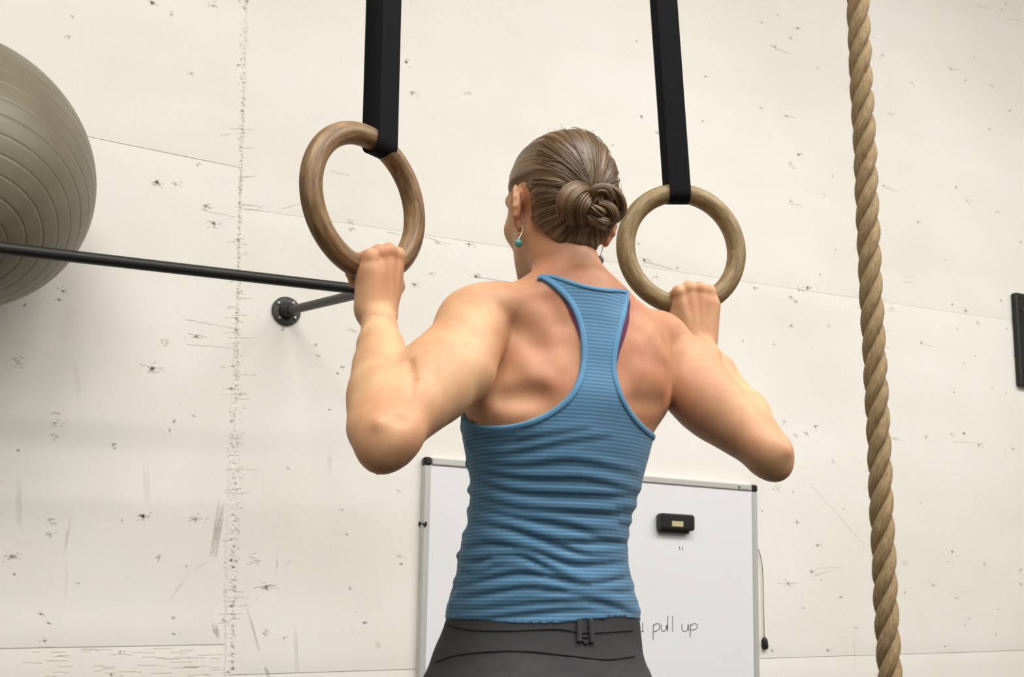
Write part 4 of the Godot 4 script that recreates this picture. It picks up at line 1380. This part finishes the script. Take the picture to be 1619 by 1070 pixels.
const SKIN_PALE := Color(0.82, 0.665, 0.505)
const SKIN_RED_SHADE := Color(0.70, 0.47, 0.345)  # skin redness, and the shade painted onto the back


# ---- clothes
var cut := PackedFloat32Array()                         # the top's outline on the back, as signed distances on a grid
var cut_lo := Vector2(0.48, 1.38)
const CUT := 0.003
const CUT_W := 180
const CUT_H := 210
var neck_pts := []

func outline_grid(poly: PackedVector2Array) -> PackedFloat32Array:
	var out := PackedFloat32Array()
	out.resize(CUT_W * CUT_H)
	for j in CUT_H:
		for i in CUT_W:
			var p := cut_lo + Vector2(i, j) * CUT
			var d := 1e9
			var inside := false
			for k in poly.size():
				var a := poly[k]
				var b := poly[(k + 1) % poly.size()]
				var e := b - a
				var q := p - a
				d = minf(d, (q - e * clampf(q.dot(e) / maxf(e.length_squared(), 1e-12), 0.0, 1.0)).length_squared())
				if (a.y > p.y) != (b.y > p.y) and p.x < (b.x - a.x) * (p.y - a.y) / (b.y - a.y) + a.x: inside = not inside
			out[j * CUT_W + i] = -sqrt(d) if inside else sqrt(d)
	return out

func grid_at(g: PackedFloat32Array, x: float, y: float) -> float:
	var fx := clampf((x - cut_lo.x) / CUT, 0.0, CUT_W - 1.001)
	var fy := clampf((y - cut_lo.y) / CUT, 0.0, CUT_H - 1.001)
	var i := int(fx)
	var j := int(fy)
	var k := j * CUT_W + i
	return lerpf(lerpf(g[k], g[k + 1], fx - i), lerpf(g[k + CUT_W], g[k + CUT_W + 1], fx - i), fy - j)

func on_back(list: Array) -> PackedVector2Array:         # photo pixels -> x, y on the back, smoothed
	var pts := []
	for q in list: pts.append(hit(q[0], q[1]))
	var out := PackedVector2Array()
	for p in spline(pts, 5): out.append(Vector2(p.x, p.y))
	return out

var g_back: PackedFloat32Array
var g_front: PackedFloat32Array
var hem_y := 1.43

func region(p: Vector3) -> float:
	var hem := hem_y + 0.004 * sin(p.x * 24.0) - p.y     # the hem dips a little at the sides
	return maxf(edge_only(p), hem)

func edge_only(p: Vector3) -> float:                     # neck and armholes
	var zb := -1.355 - 0.06 * clampf((1.75 - p.y) / 0.3, 0.0, 1.0)
	var s := smoothstep(-0.03, 0.03, p.z - zb)
	var d := 0.0
	if s >= 1.0: d = grid_at(g_back, p.x, p.y)
	elif s <= 0.0: d = grid_at(g_front, p.x, p.y)
	else: d = lerpf(grid_at(g_front, p.x, p.y), grid_at(g_back, p.x, p.y), s)
	return maxf(d, fd.trunk(p) - 0.03)       # never on the arms

var fold := Field.new()

func cloth(p: Vector3) -> float:
	var b := fd.eval(p) - 0.0036
	var run := -1                                        # the segments of one fold do not add up
	var most := 0.0
	for j in fold.dact:
		var q := p - fold.da[j]
		var h := clampf(q.dot(fold.db[j]) * fold.dinv[j], 0.0, 1.0)
		var e := fold.dh[j] * exp(-(q - fold.db[j] * h).length_squared() * fold.ds[j])
		if fold_of[j] != run:
			b -= most
			most = e
			run = fold_of[j]
		elif absf(e) > absf(most): most = e
	return b - most

var fold_of := PackedInt32Array()
var n_folds := 0

func along_px(px: Array, step: float) -> PackedVector2Array:   # a smooth line through pixels, cut into equal steps
	var pts := []
	for q in px: pts.append(Vector3(q[0], q[1], 0))
	var fine := spline(pts, 12)
	var out := PackedVector2Array([Vector2(fine[0].x, fine[0].y)])
	for q in fine:
		var w := Vector2(q.x, q.y)
		if w.distance_to(out[-1]) >= step: out.append(w)
	return out

func add_fold(path: PackedVector3Array, s: float, h: float, fade := true) -> void:
	n_folds += 1
	for k in path.size() - 1:
		var a := h * (sin(PI * clampf((k + 0.8) / (path.size() + 0.6), 0.05, 0.95)) ** 0.8 if fade else 1.0)
		fold.dab(path[k], path[k + 1], s, a)
		fold_of.append(n_folds)

func top_field(p: Vector3) -> float: return maxf(cloth(p), region(p))

func skin_normal(p: Vector3) -> Vector3:
	var x := Vector3(0.002, 0, 0)
	var y := Vector3(0, 0.002, 0)
	var z := Vector3(0, 0, 0.002)
	return Vector3(fd.eval(p + x) - fd.eval(p - x), fd.eval(p + y) - fd.eval(p - y), fd.eval(p + z) - fd.eval(p - z)).normalized()

func make_top(o: Node3D) -> void:
	var collar := [[850, 441], [862, 437], [880, 439], [905, 447], [930, 454], [955, 458], [978, 459], [990, 463]]
	var right_hole := [[990, 463], [991, 474], [986, 500], [979, 530], [973, 560], [972, 590], [979, 618], [992, 645], [1010, 668], [1028, 684], [1033, 688]]
	var left_hole := [[739, 668], [755, 672], [780, 674], [815, 671], [850, 660], [880, 643], [903, 620], [915, 595], [919, 565], [918, 535], [912, 508], [900, 482], [882, 461], [862, 446], [850, 441]]
	var rh := on_back(right_hole)
	var lh := on_back(left_hole)
	var nk := on_back(collar)
	var poly := PackedVector2Array()
	poly.append_array(nk)
	poly.append_array(rh)
	poly.append_array([rh[-1] + Vector2(0.03, -0.008), rh[-1] + Vector2(0.09, -0.012), Vector2(1.1, 1.2), Vector2(0.45, 1.2), lh[0] + Vector2(-0.1, 0.06), lh[0] + Vector2(-0.03, 0.02), lh[0] + Vector2(-0.012, 0.004)])
	poly.append_array(lh)
	g_back = outline_grid(poly)
	var ya := lh[0].y + 0.024
	var yr := rh[-1].y - 0.008
	var cx := 0.79
	g_front = outline_grid(PackedVector2Array([Vector2(cx - 0.06, 1.93), Vector2(cx - 0.055, 1.86), Vector2(cx - 0.03, 1.80), Vector2(cx, 1.785), Vector2(cx + 0.03, 1.80), Vector2(cx + 0.055, 1.86), Vector2(cx + 0.06, 1.93), Vector2(cx + 0.1, 1.93), Vector2(cx + 0.1, 1.86), Vector2(cx + 0.11, 1.79), Vector2(cx + 0.14, yr),
		Vector2(1.1, yr - 0.01), Vector2(1.1, 1.2), Vector2(0.45, 1.2), Vector2(0.45, ya + 0.006), Vector2(cx - 0.15, ya), Vector2(cx - 0.11, 1.79), Vector2(cx - 0.1, 1.86), Vector2(cx - 0.1, 1.93)]))
	hem_y = hit(860, 982).y
	fd.prepare(Vector3(0.79, 1.6, -1.3), 0.22)
	# the folds that the knit is gathered into, as seen in the photo's pixels
	var K := 2.61
	var lines := [[[[200, 75], [330, 88], [500, 60], [700, 30]], 0.55], [[[215, 120], [340, 135], [620, 80], [800, 62]], 0.5], [[[245, 205], [470, 232], [700, 238], [918, 292]], 1.0], [[[225, 235], [400, 285], [620, 298], [930, 305]], 1.0],
		[[[212, 300], [450, 352], [700, 370], [900, 378]], 1.4], [[[225, 345], [420, 395], [560, 415], [640, 428], [885, 466]], 1.1], [[[208, 405], [400, 440], [600, 488], [862, 490]], 1.2], [[[190, 470], [330, 490], [480, 530], [640, 580], [862, 572]], 1.3],
		[[[185, 520], [300, 500], [420, 520]], 1.0], [[[245, 565], [420, 548], [540, 600], [690, 662], [872, 632]], 1.4], [[[165, 605], [250, 625], [330, 592], [430, 590]], 1.1], [[[160, 690], [300, 640], [430, 618], [560, 640], [700, 668]], 1.2],
		[[[145, 730], [300, 700], [470, 680], [620, 700], [800, 740], [912, 752]], 1.4], [[[130, 775], [330, 762], [560, 738], [760, 745], [920, 800]], 1.3], [[[300, 745], [430, 722], [560, 705]], 0.8], [[[640, 430], [740, 470], [870, 500]], 0.9], [[[420, 460], [560, 500], [700, 545], [860, 540]], 0.9],
		[[[170, 560], [230, 575], [300, 560]], 0.9], [[[560, 640], [680, 690], [820, 700], [900, 690]], 1.0], [[[820, 350], [900, 362]], 0.8], [[[830, 420], [890, 430]], 0.8], [[[120, 800], [230, 812], [420, 790], [640, 770], [800, 780]], 0.8], [[[260, 330], [500, 385], [640, 400]], 0.7], [[[215, 160], [420, 180], [640, 160], [900, 210]], 0.7], [[[180, 45], [300, 62], [420, 48]], 0.7]]
	for l in lines:
		var px := []
		for q in l[0]: px.append([660 + q[0] / K, 660 + q[1] / K])
		var path := PackedVector3Array()
		for q in along_px(px, 9.0): path.append(hit(q.x, q.y))
		add_fold(path, 0.0062, l[1] * 0.0056)
		var under := PackedVector3Array()                # the valley just under each fold
		for q in path: under.append(q - Vector3(0, 0.0095, 0))
		add_fold(under, 0.0055, l[1] * -0.0032)
	# puckers down the side seam
	for k in 16:
		var y := 700.0 + k * 18.0
		var p := hit(lerpf(741, 715, k / 15.0) + 6, y)
		add_fold([p - Vector3(0.02, 0, 0.02), p + Vector3(0.02, rng.randf_range(-0.006, 0.004), 0.01)], 0.006, 0.004 if k % 2 == 0 else -0.002, false)
		var q := hit(lerpf(1030, 998, sin(k / 15.0 * PI)) - 12, y)
		add_fold([q + Vector3(0.015, 0, -0.02), q - Vector3(0.02, rng.randf_range(-0.004, 0.004), 0)], 0.0055, 0.0035 if k % 2 == 0 else -0.002, false)
	fd.also = fold
	var part := func(called: String, f: Callable, lo: Vector3, hi: Vector3, cell: float, m: Material, parent: Node) -> MeshInstance3D:
		var sh := Shape.new()
		nets(sh, fd, f, lo, hi, cell, func(_p): return true, 0.004)
		for k in sh.v.size():
			var p := sh.v[k]
			var wave := 0.0
			sh.t[k] = Vector2(atan2(p.x - 0.79, p.z + 1.39) * 0.16 / 0.043, (p.y + wave) / 0.043)
		return build(sh, called, m, parent)
	var top: MeshInstance3D = part.call("tank_top", top_field, Vector3(0.53, hem_y - 0.03, -1.58), Vector3(1.06, 1.95, -1.18), 0.0042, M.knit, o)
	tag(top, "tight blue racerback tank top with fine horizontal stripes", "")
	fd.also = null
	fd.all_on()
	# the bound edges: flat ribbons that follow the neck and the armholes
	for l in [[collar, "neck_binding", 0.0068], [right_hole, "armhole_binding", 0.0092], [[[735, 660], [741, 668], [755, 672]] + left_hole.slice(2), "armhole_binding", 0.0092]]:
		var path := PackedVector3Array()
		for q in along_px(l[0], 5.0): path.append(hit(q.x, q.y))
		for pass_ in 2:
			for k in range(1, path.size() - 1): path[k] = path[k] * 0.5 + (path[k - 1] + path[k + 1]) * 0.25
		var sh := Shape.new()
		var m := path.size() - 1
		var wide: float = l[2]
		sh.sheet(8, m, func(a, b):
			var k := roundi(b * m)
			var p := path[k]
			var nn := skin_normal(p)
			var dir := (path[mini(k + 1, m)] - path[maxi(k - 1, 0)]).normalized()
			var side := dir.cross(nn).normalized()
			if edge_only(p + side * 0.004) > edge_only(p - side * 0.004): side = -side
			var w: float = a * 1.25 - 0.125
			var q := p + side * (wide * clampf(w, 0.0, 1.0) - 0.0012)
			var lift: float = 0.0036 + 0.0018 * sqrt(clampf(4.0 * w * (1.0 - w), 0.0, 1.0))
			if w < 0.0: lift = -0.001
			elif w > 1.0: lift = 0.002
			for s in 3: q -= nn * (fd.eval(q) - lift)
			return q, false, Vector2(0.2, 8))
		build(sh, l[1], M.knit_binding, top)
	# the plum bra that shows inside both armholes
	var bra := Shape.new()
	for l in [[[874, 452], [886, 460], [899, 476], [909, 498], [917, 524], [921, 552]], [[993, 470], [992, 484], [988, 508], [981, 532], [976, 552], [974, 575]]]:
		var pts := []
		for q in l: pts.append(hit(q[0], q[1]))
		var path := spline(pts, 6)
		var lead: bool = l[0][0] < 900
		bra.sheet(6, path.size() - 1, func(a, b):
			var k := roundi(b * (path.size() - 1))
			var p := path[k]
			var nn := skin_normal(p)
			var dir := (path[mini(k + 1, path.size() - 1)] - path[maxi(k - 1, 0)]).normalized()
			var side := dir.cross(nn).normalized()
			if side.x > 0 if lead else side.x < 0: side = -side      # out of the armhole
			var half: float = 0.0085 * sin(PI * clampf(b, 0.02, 0.98)) ** 0.6 + 0.002
			var w: float = a * 2.0 - 1.0
			var q: Vector3 = p + side * (w * half - 0.004)
			for s in 3: q -= nn * (fd.eval(q) - 0.0018)
			return q + nn * 0.0012 * (1.0 - w * w))
	var bm := build(bra, "sports_bra", M.plum_knit, o)
	tag(bm, "plum sports bra edge showing inside the armholes", "")



func make_trousers(o: Node3D) -> void:
	# hips and legs: a field of their own; the knees are a little bent, the feet hang behind
	var t := Field.new()
	t.rows = fd.rows
	t.fix_rows()
	var hipl := Vector3(0.71, 1.235, -1.44)
	var hipr := Vector3(0.865, 1.235, -1.44)
	var kneel := Vector3(0.70, 0.83, -1.49)
	var kneer := Vector3(0.875, 0.83, -1.49)
	var anl := Vector3(0.705, 0.46, -1.33)
	var anr := Vector3(0.87, 0.46, -1.33)
	for s in [[hipl, kneel, anl], [hipr, kneer, anr]]:
		t.cap(0, s[0], s[0].lerp(s[1], 0.5), 0.088, 0.076, 0.02)
		t.cap(0, s[0].lerp(s[1], 0.5), s[1], 0.076, 0.062, 0.015)
		t.cap(0, s[1], s[1].lerp(s[2], 0.35), 0.060, 0.064, 0.015)
		t.cap(0, s[1].lerp(s[2], 0.35), s[2], 0.064, 0.052, 0.015)
		t.ell(0, s[0] + Vector3(0, 0.02, 0.06), Vector3(0.085, 0.095, 0.075), Basis.IDENTITY, 0.05)
	t.all_on()
	var waist := hem_y + 0.022
	var folds := noise(111, 9.0, 3)
	var f := func(p: Vector3) -> float:
		var d: float = t.eval(p) - 0.0012 - 0.003 * folds.get_noise_3d(p.x, p.y * 2.0, p.z) * smoothstep(1.42, 1.34, p.y)
		return maxf(maxf(d, p.y - waist), 0.49 - p.y)
	var sh := Shape.new()
	nets(sh, t, f, Vector3(0.55, 0.4, -1.62), Vector3(1.03, 1.47, -1.2), 0.007, func(_p): return true, 0.01)
	var tr := build(sh, "trousers", M.trouser_cloth, o)
	tag(tr, "charcoal hiking trousers", "")
	var probe := func(px: float, py: float) -> Vector3:
		var d := ray(px, py).normalized()
		var s := 0.9
		var best := 1e3
		var best_s := s
		for k in 220:
			var v: float = f.call(EYE + d * s)
			if v < best: best = v; best_s = s
			if v < 0.0004 or s > 2.2: break
			s += maxf(v * 0.6, 0.0006)
		return EYE + d * best_s
	t.all_on()
	# seams: the waistband's lower edge and the yoke
	for l in [[[704, 986], [740, 995], [800, 997], [880, 994], [925, 1000], [1004, 996]], [[690, 1046], [720, 1036], [770, 1030], [830, 1029], [900, 1036], [960, 1042], [1008, 1036]]]:
		var path := PackedVector3Array()
		for q in along_px(l, 8.0): path.append(probe.call(q.x, q.y))
		var se := Shape.new()
		se.tube(path, 0.0016, 6)
		build(se, "seam", M.trouser_seam, tr)
	# belt loops in the small of the back
	for l in [[[914, 972], [914, 1008]], [[932, 972], [934, 1010]]]:
		var a: Vector3 = probe.call(l[0][0], l[0][1] + 12)
		var b: Vector3 = probe.call(l[1][0], l[1][1])
		var dir := (b - a).normalized()
		var nn := (Vector3(0.2, 0, 1) - dir * dir.dot(Vector3(0.2, 0, 1))).normalized()
		var lp := Shape.new()
		lp.box(a.lerp(b, 0.5) + nn * 0.003, Vector3(0.0085, a.distance_to(b) + 0.012, 0.004), Basis(dir.cross(nn), dir, nn), 0.0015)
		build(lp, "belt_loop", M.trouser_cloth, tr)
	var tip: Vector3 = probe.call(925, 1016)
	var fb := Shape.new()
	fb.tube(PackedVector3Array([probe.call(918, 1010), probe.call(925, 1018), probe.call(933, 1010)]), 0.0026, 6)
	fb.tube(PackedVector3Array([probe.call(912, 1006), probe.call(938, 1008)]), 0.0024, 6)
	build(fb, "bar_tack", M.trouser_seam, tr)
	# shoes
	for s in [anl, anr]:
		var foot := Field.new()
		foot.rows = [[-5.0, 0.0, 9.0, 0.01, 0.01], [-4.0, 0.0, 9.0, 0.01, 0.01]]
		foot.fix_rows()
		var toe: Vector3 = s + Vector3(0, -0.17, -0.10)
		foot.cap(0, s, s + Vector3(0, -0.07, 0.02), 0.042, 0.040, 0.03)
		foot.cap(0, s + Vector3(0, -0.07, 0.015), toe, 0.042, 0.032, 0.03)
		foot.cap(0, toe + Vector3(-0.015, 0, 0), toe + Vector3(0.015, -0.01, -0.01), 0.028, 0.028, 0.03)
		foot.all_on()
		var fs := Shape.new()
		nets(fs, foot, foot.eval, s + Vector3(-0.1, -0.25, -0.2), s + Vector3(0.1, 0.07, 0.12), 0.008, func(_p): return true)
		build(fs, "shoe", M.shoe, o)


var bun := Vector3.ZERO

func hair_field(p: Vector3) -> float:
	var c := head_c
	var q := p - c
	# hairline: from the forehead over the ears to the nape
	var line := 0.0
	if q.z < -0.01: line = lerpf(-0.012, 0.05, clampf((-0.01 - q.z) / 0.085, 0.0, 1.0))
	else: line = lerpf(-0.012, -0.100, clampf((q.z + 0.01) / 0.075, 0.0, 1.0))
	var d := (line - q.y) * 0.8
	for s in [-1.0, 1.0]:
		var e := (q - Vector3(s * 0.078, -0.033, 0.008)) * Vector3(1.0, 0.72, 1.0)
		d = maxf(d, 0.0255 - e.length())
	var b := scalp.eval(p) - lerpf(0.0004, 0.0045, smoothstep(-0.002, 0.022, -d)) - 0.003 * clampf((q.y - 0.03) / 0.05, 0.0, 1.0)
	# shallow combed furrows that run to the knot
	var w := p - bun
	var ang := atan2(w.y, w.x)
	b -= 0.0011 * sin(ang * 17.0 + 2.0 * sin(ang * 5.0)) * smoothstep(0.02, 0.05, w.length()) + 0.0007 * sin(ang * 43.0 + 3.0 * sin(ang * 7.0))
	var m := maxf(0.006 - absf(b - d), 0.0)
	return maxf(b, d) + m * m * 0.25 / 0.006

var scalp := Field.new()
var head_c := Vector3.ZERO

func make_hair(o: Node3D) -> void:
	head_c = J(887, 314, -1.368)
	bun = J(938, 318, -1.262)
	var c := head_c
	var tilt := Basis(Vector3.RIGHT, 0.10) * Basis(Vector3.BACK, -0.03)
	scalp.rows = [[-5.0, 0.0, 9.0, 0.01, 0.01], [-4.0, 0.0, 9.0, 0.01, 0.01]]
	scalp.fix_rows()
	scalp.ell(0, c + Vector3(0, 0.008, 0.012), Vector3(0.0715, 0.084, 0.086), tilt, 0.02)
	scalp.ell(0, c + Vector3(0, 0.004, -0.03), Vector3(0.066, 0.078, 0.066), tilt, 0.03)
	scalp.ell(0, c + Vector3(0, -0.022, 0.05), Vector3(0.057, 0.05, 0.042), tilt, 0.03)
	scalp.cap(0, J(909, 463, -1.325), J(878, 374, -1.355), 0.054, 0.0475, 0.045)
	scalp.all_on()
	var sh := Shape.new()
	nets(sh, scalp, hair_field, c + Vector3(-0.11, -0.12, -0.12), c + Vector3(0.11, 0.125, 0.14), 0.003, func(_p): return true, 0.01)
	scalp.all_on()
	for k in sh.v.size():
		var w := sh.v[k] - bun
		sh.t[k] = Vector2(atan2(w.y, w.x) / TAU + 0.5, w.length() * 2.2)
	# where the angle wraps round, the triangle's corners go to one side
	var extra := {}
	for q in sh.i.size() / 3:
		var us := [sh.t[sh.i[q * 3]].x, sh.t[sh.i[q * 3 + 1]].x, sh.t[sh.i[q * 3 + 2]].x]
		if us.max() - us.min() > 0.5:
			for e in 3:
				if us[e] < 0.5:
					var old := sh.i[q * 3 + e]
					if not extra.has(old): extra[old] = sh.add(sh.v[old], sh.n[old], sh.t[old] + Vector2(1, 0))
					sh.i[q * 3 + e] = extra[old]
	var hair := build(sh, "hair", M.hair, o)
	tag(hair, "light brown hair combed back into a small knot", "")
	# loose strands that lie on the combed hair
	var st := Shape.new()
	for k in 260:
		var a := rng.randf() * TAU
		var far := rng.randf_range(0.07, 0.15)
		var near := rng.randf_range(0.015, 0.035)
		var dir := Vector3(cos(a), sin(a), 0)
		var path := PackedVector3Array()
		var lift := rng.randf_range(0.0, 0.0012)
		var bend := rng.randfn(0, 0.012)
		for s in 12:
			var u := s / 11.0
			var p := bun + dir * lerpf(near, far, u) + Vector3(-dir.y, dir.x, 0) * bend * u * u + Vector3(0, 0, 0.03 - 0.09 * u)
			for r in 7:
				var e := 0.002
				var d := scalp.eval(p)
				var nn := Vector3(scalp.eval(p + Vector3(e, 0, 0)) - d, scalp.eval(p + Vector3(0, e, 0)) - d, scalp.eval(p + Vector3(0, 0, e)) - d).normalized()
				p -= nn * (d - 0.0058 - 0.003 * clampf((p.y - c.y - 0.03) / 0.05, 0.0, 1.0) - lift)
			path.append(p)
		for s in path.size():
			if hair_field(path[s]) > 0.003:
				path.resize(s)
				break
		if path.size() > 4:
			var at0 := st.t.size()
			st.tube(path, rng.randf_range(0.0003, 0.0008), 5, false)
			var hue := rng.randf()
			for q in range(at0, st.t.size()): st.t[q] = Vector2(hue, st.t[q].y * 0.3)
	var sm := build(st, "loose_strands", M.hair, hair)
	sm.set_meta("kind", "stuff")
	# the knot: locks looped over one another, each a bundle
	var ux := rgt
	var B := func(px: float, py: float, dz: float) -> Vector3: return at(px, py, bun.z + dz)
	var kn := Shape.new()
	var locks := [[[[930, 300, .0], [912, 296, .018], [896, 306, .022], [889, 326, .018], [890, 346, .008]], .0095], [[[934, 303, .006], [918, 305, .026], [906, 318, .028], [901, 338, .02], [906, 352, .008]], .0085],
		[[[938, 306, .01], [926, 316, .03], [919, 334, .028], [921, 352, .016]], .0085], [[[936, 300, .012], [950, 297, .028], [966, 303, .03], [978, 316, .026], [982, 334, .018], [974, 350, .012]], .0095],
		[[[934, 318, .024], [940, 302, .034], [954, 300, .036], [964, 310, .034], [960, 322, .028]], .0085], [[[944, 322, .03], [958, 326, .03], [968, 338, .026], [964, 352, .018], [950, 356, .014]], .0095], [[[926, 340, .022], [940, 348, .026], [956, 350, .022], [970, 346, .014]], .009],
		[[[930, 330, .026], [942, 334, .032], [954, 336, .030]], .0085], [[[934, 350, .016], [926, 362, .01], [918, 370, .004]], .006]]
	for l in locks:
		var pts := []
		for q in l[0]: pts.append(B.call(q[0], q[1], q[2]))
		var path := spline(pts, 8)
		var m := path.size()
		for s in 22:                                      # strands twisted together
			var a0 := s * TAU / 22.0 + rng.randfn(0, 0.1)
			var rr := rng.randf_range(0.45, 0.9)
			var sub := PackedVector3Array()
			var rs := PackedFloat32Array()
			for k in m:
				var u := float(k) / (m - 1)
				var dir := (path[mini(k + 1, m - 1)] - path[maxi(k - 1, 0)]).normalized()
				var sx := dir.cross(Vector3(0.3, 0.1, 1)).normalized()
				var sy := dir.cross(sx)
				var env: float = l[1] * (0.55 + 0.45 * sin(PI * clampf(u, 0.05, 0.95)))
				var a := a0 + u * 1.6
				sub.append(path[k] + (sx * cos(a) + sy * sin(a)) * env * rr)
				rs.append(env * 0.25)
			var at0 := kn.t.size()
			kn.tube(sub, rs, 8, true)
			var hue := rng.randf()
			for q in range(at0, kn.t.size()): kn.t[q] = Vector2(hue + kn.t[q].x * 0.04, kn.t[q].y * 0.5)
	build(kn, "hair_knot", M.hair, hair)
	# fly-away hairs at the crown and the knot
	var fl := Shape.new()
	for k in 30:
		var px := rng.randf_range(855, 935) if k < 9 else rng.randf_range(958, 988)
		var py := 0.0
		var p := Vector3.ZERO
		if k < 9: p = at(px, 209 + absf(px - 893) * 0.12, c.z + 0.01)
		else: p = at(px - 6, rng.randf_range(298, 350), bun.z + 0.02)
		var d := Vector3(rng.randfn(0.2, 0.6), rng.randf_range(0.0, 0.5), rng.randfn(0, 0.4)).normalized()
		fl.tube(spline([p, p + d * 0.007, p + d * 0.013 + Vector3(rng.randfn(0, 0.003), -0.001, 0)], 3), 0.00022, 4, false)
	var fm := build(fl, "fly_away_hairs", M.hair, hair)
	fm.set_meta("kind", "stuff")


func make_earrings() -> void:
	for k in 2:
		var top: Vector3 = [J(823, 362, -1.352), J(949, 390, -1.34)][k]
		var bead: Vector3 = [J(819.5, 384.5, -1.350), J(949, 411, -1.338)][k]
		var o := base("earring", bead)
		tag(o, ["round turquoise bead earring on a silver hook at the woman's left ear", "dark grey-green bead earring beside the neck, under the hair knot"][k], "earring", "pair of bead earrings")
		var hk := Shape.new()
		var s := Vector3(0.003, 0, 0.002)
		hk.tube(spline([top - s, top + Vector3(0, 0.004, 0), top + s, top.lerp(bead, 0.4) + s * 0.6, bead + Vector3(0, 0.006, 0)], 6), 0.0007, 8)
		tag(build(hk, "hook", M.silver, o), "silver hook", "")
		var be := Shape.new()
		var r: float = [0.0062, 0.0056][k]
		be.sheet(20, 14, func(a, b):
			var th: float = b * PI
			return bead + Vector3(sin(th) * cos(a * TAU) * r, cos(th) * r * [1.0, 1.25][k], sin(th) * sin(a * TAU) * r), true, Vector2.ONE, true)
		build(be, "bead", [M.turquoise, M.grey_stone][k], o)
		var ca := Shape.new()
		ca.lathe(bead + Vector3(0, -r * [1.0, 1.25][k] - 0.002, 0), Vector3.UP, PackedVector2Array([Vector2(0, 0), Vector2(0.0016, 0.0005), Vector2(0.0018, 0.0022), Vector2(0.0008, 0.003)]), 10)
		build(ca, "bead_cap", M.silver, o)
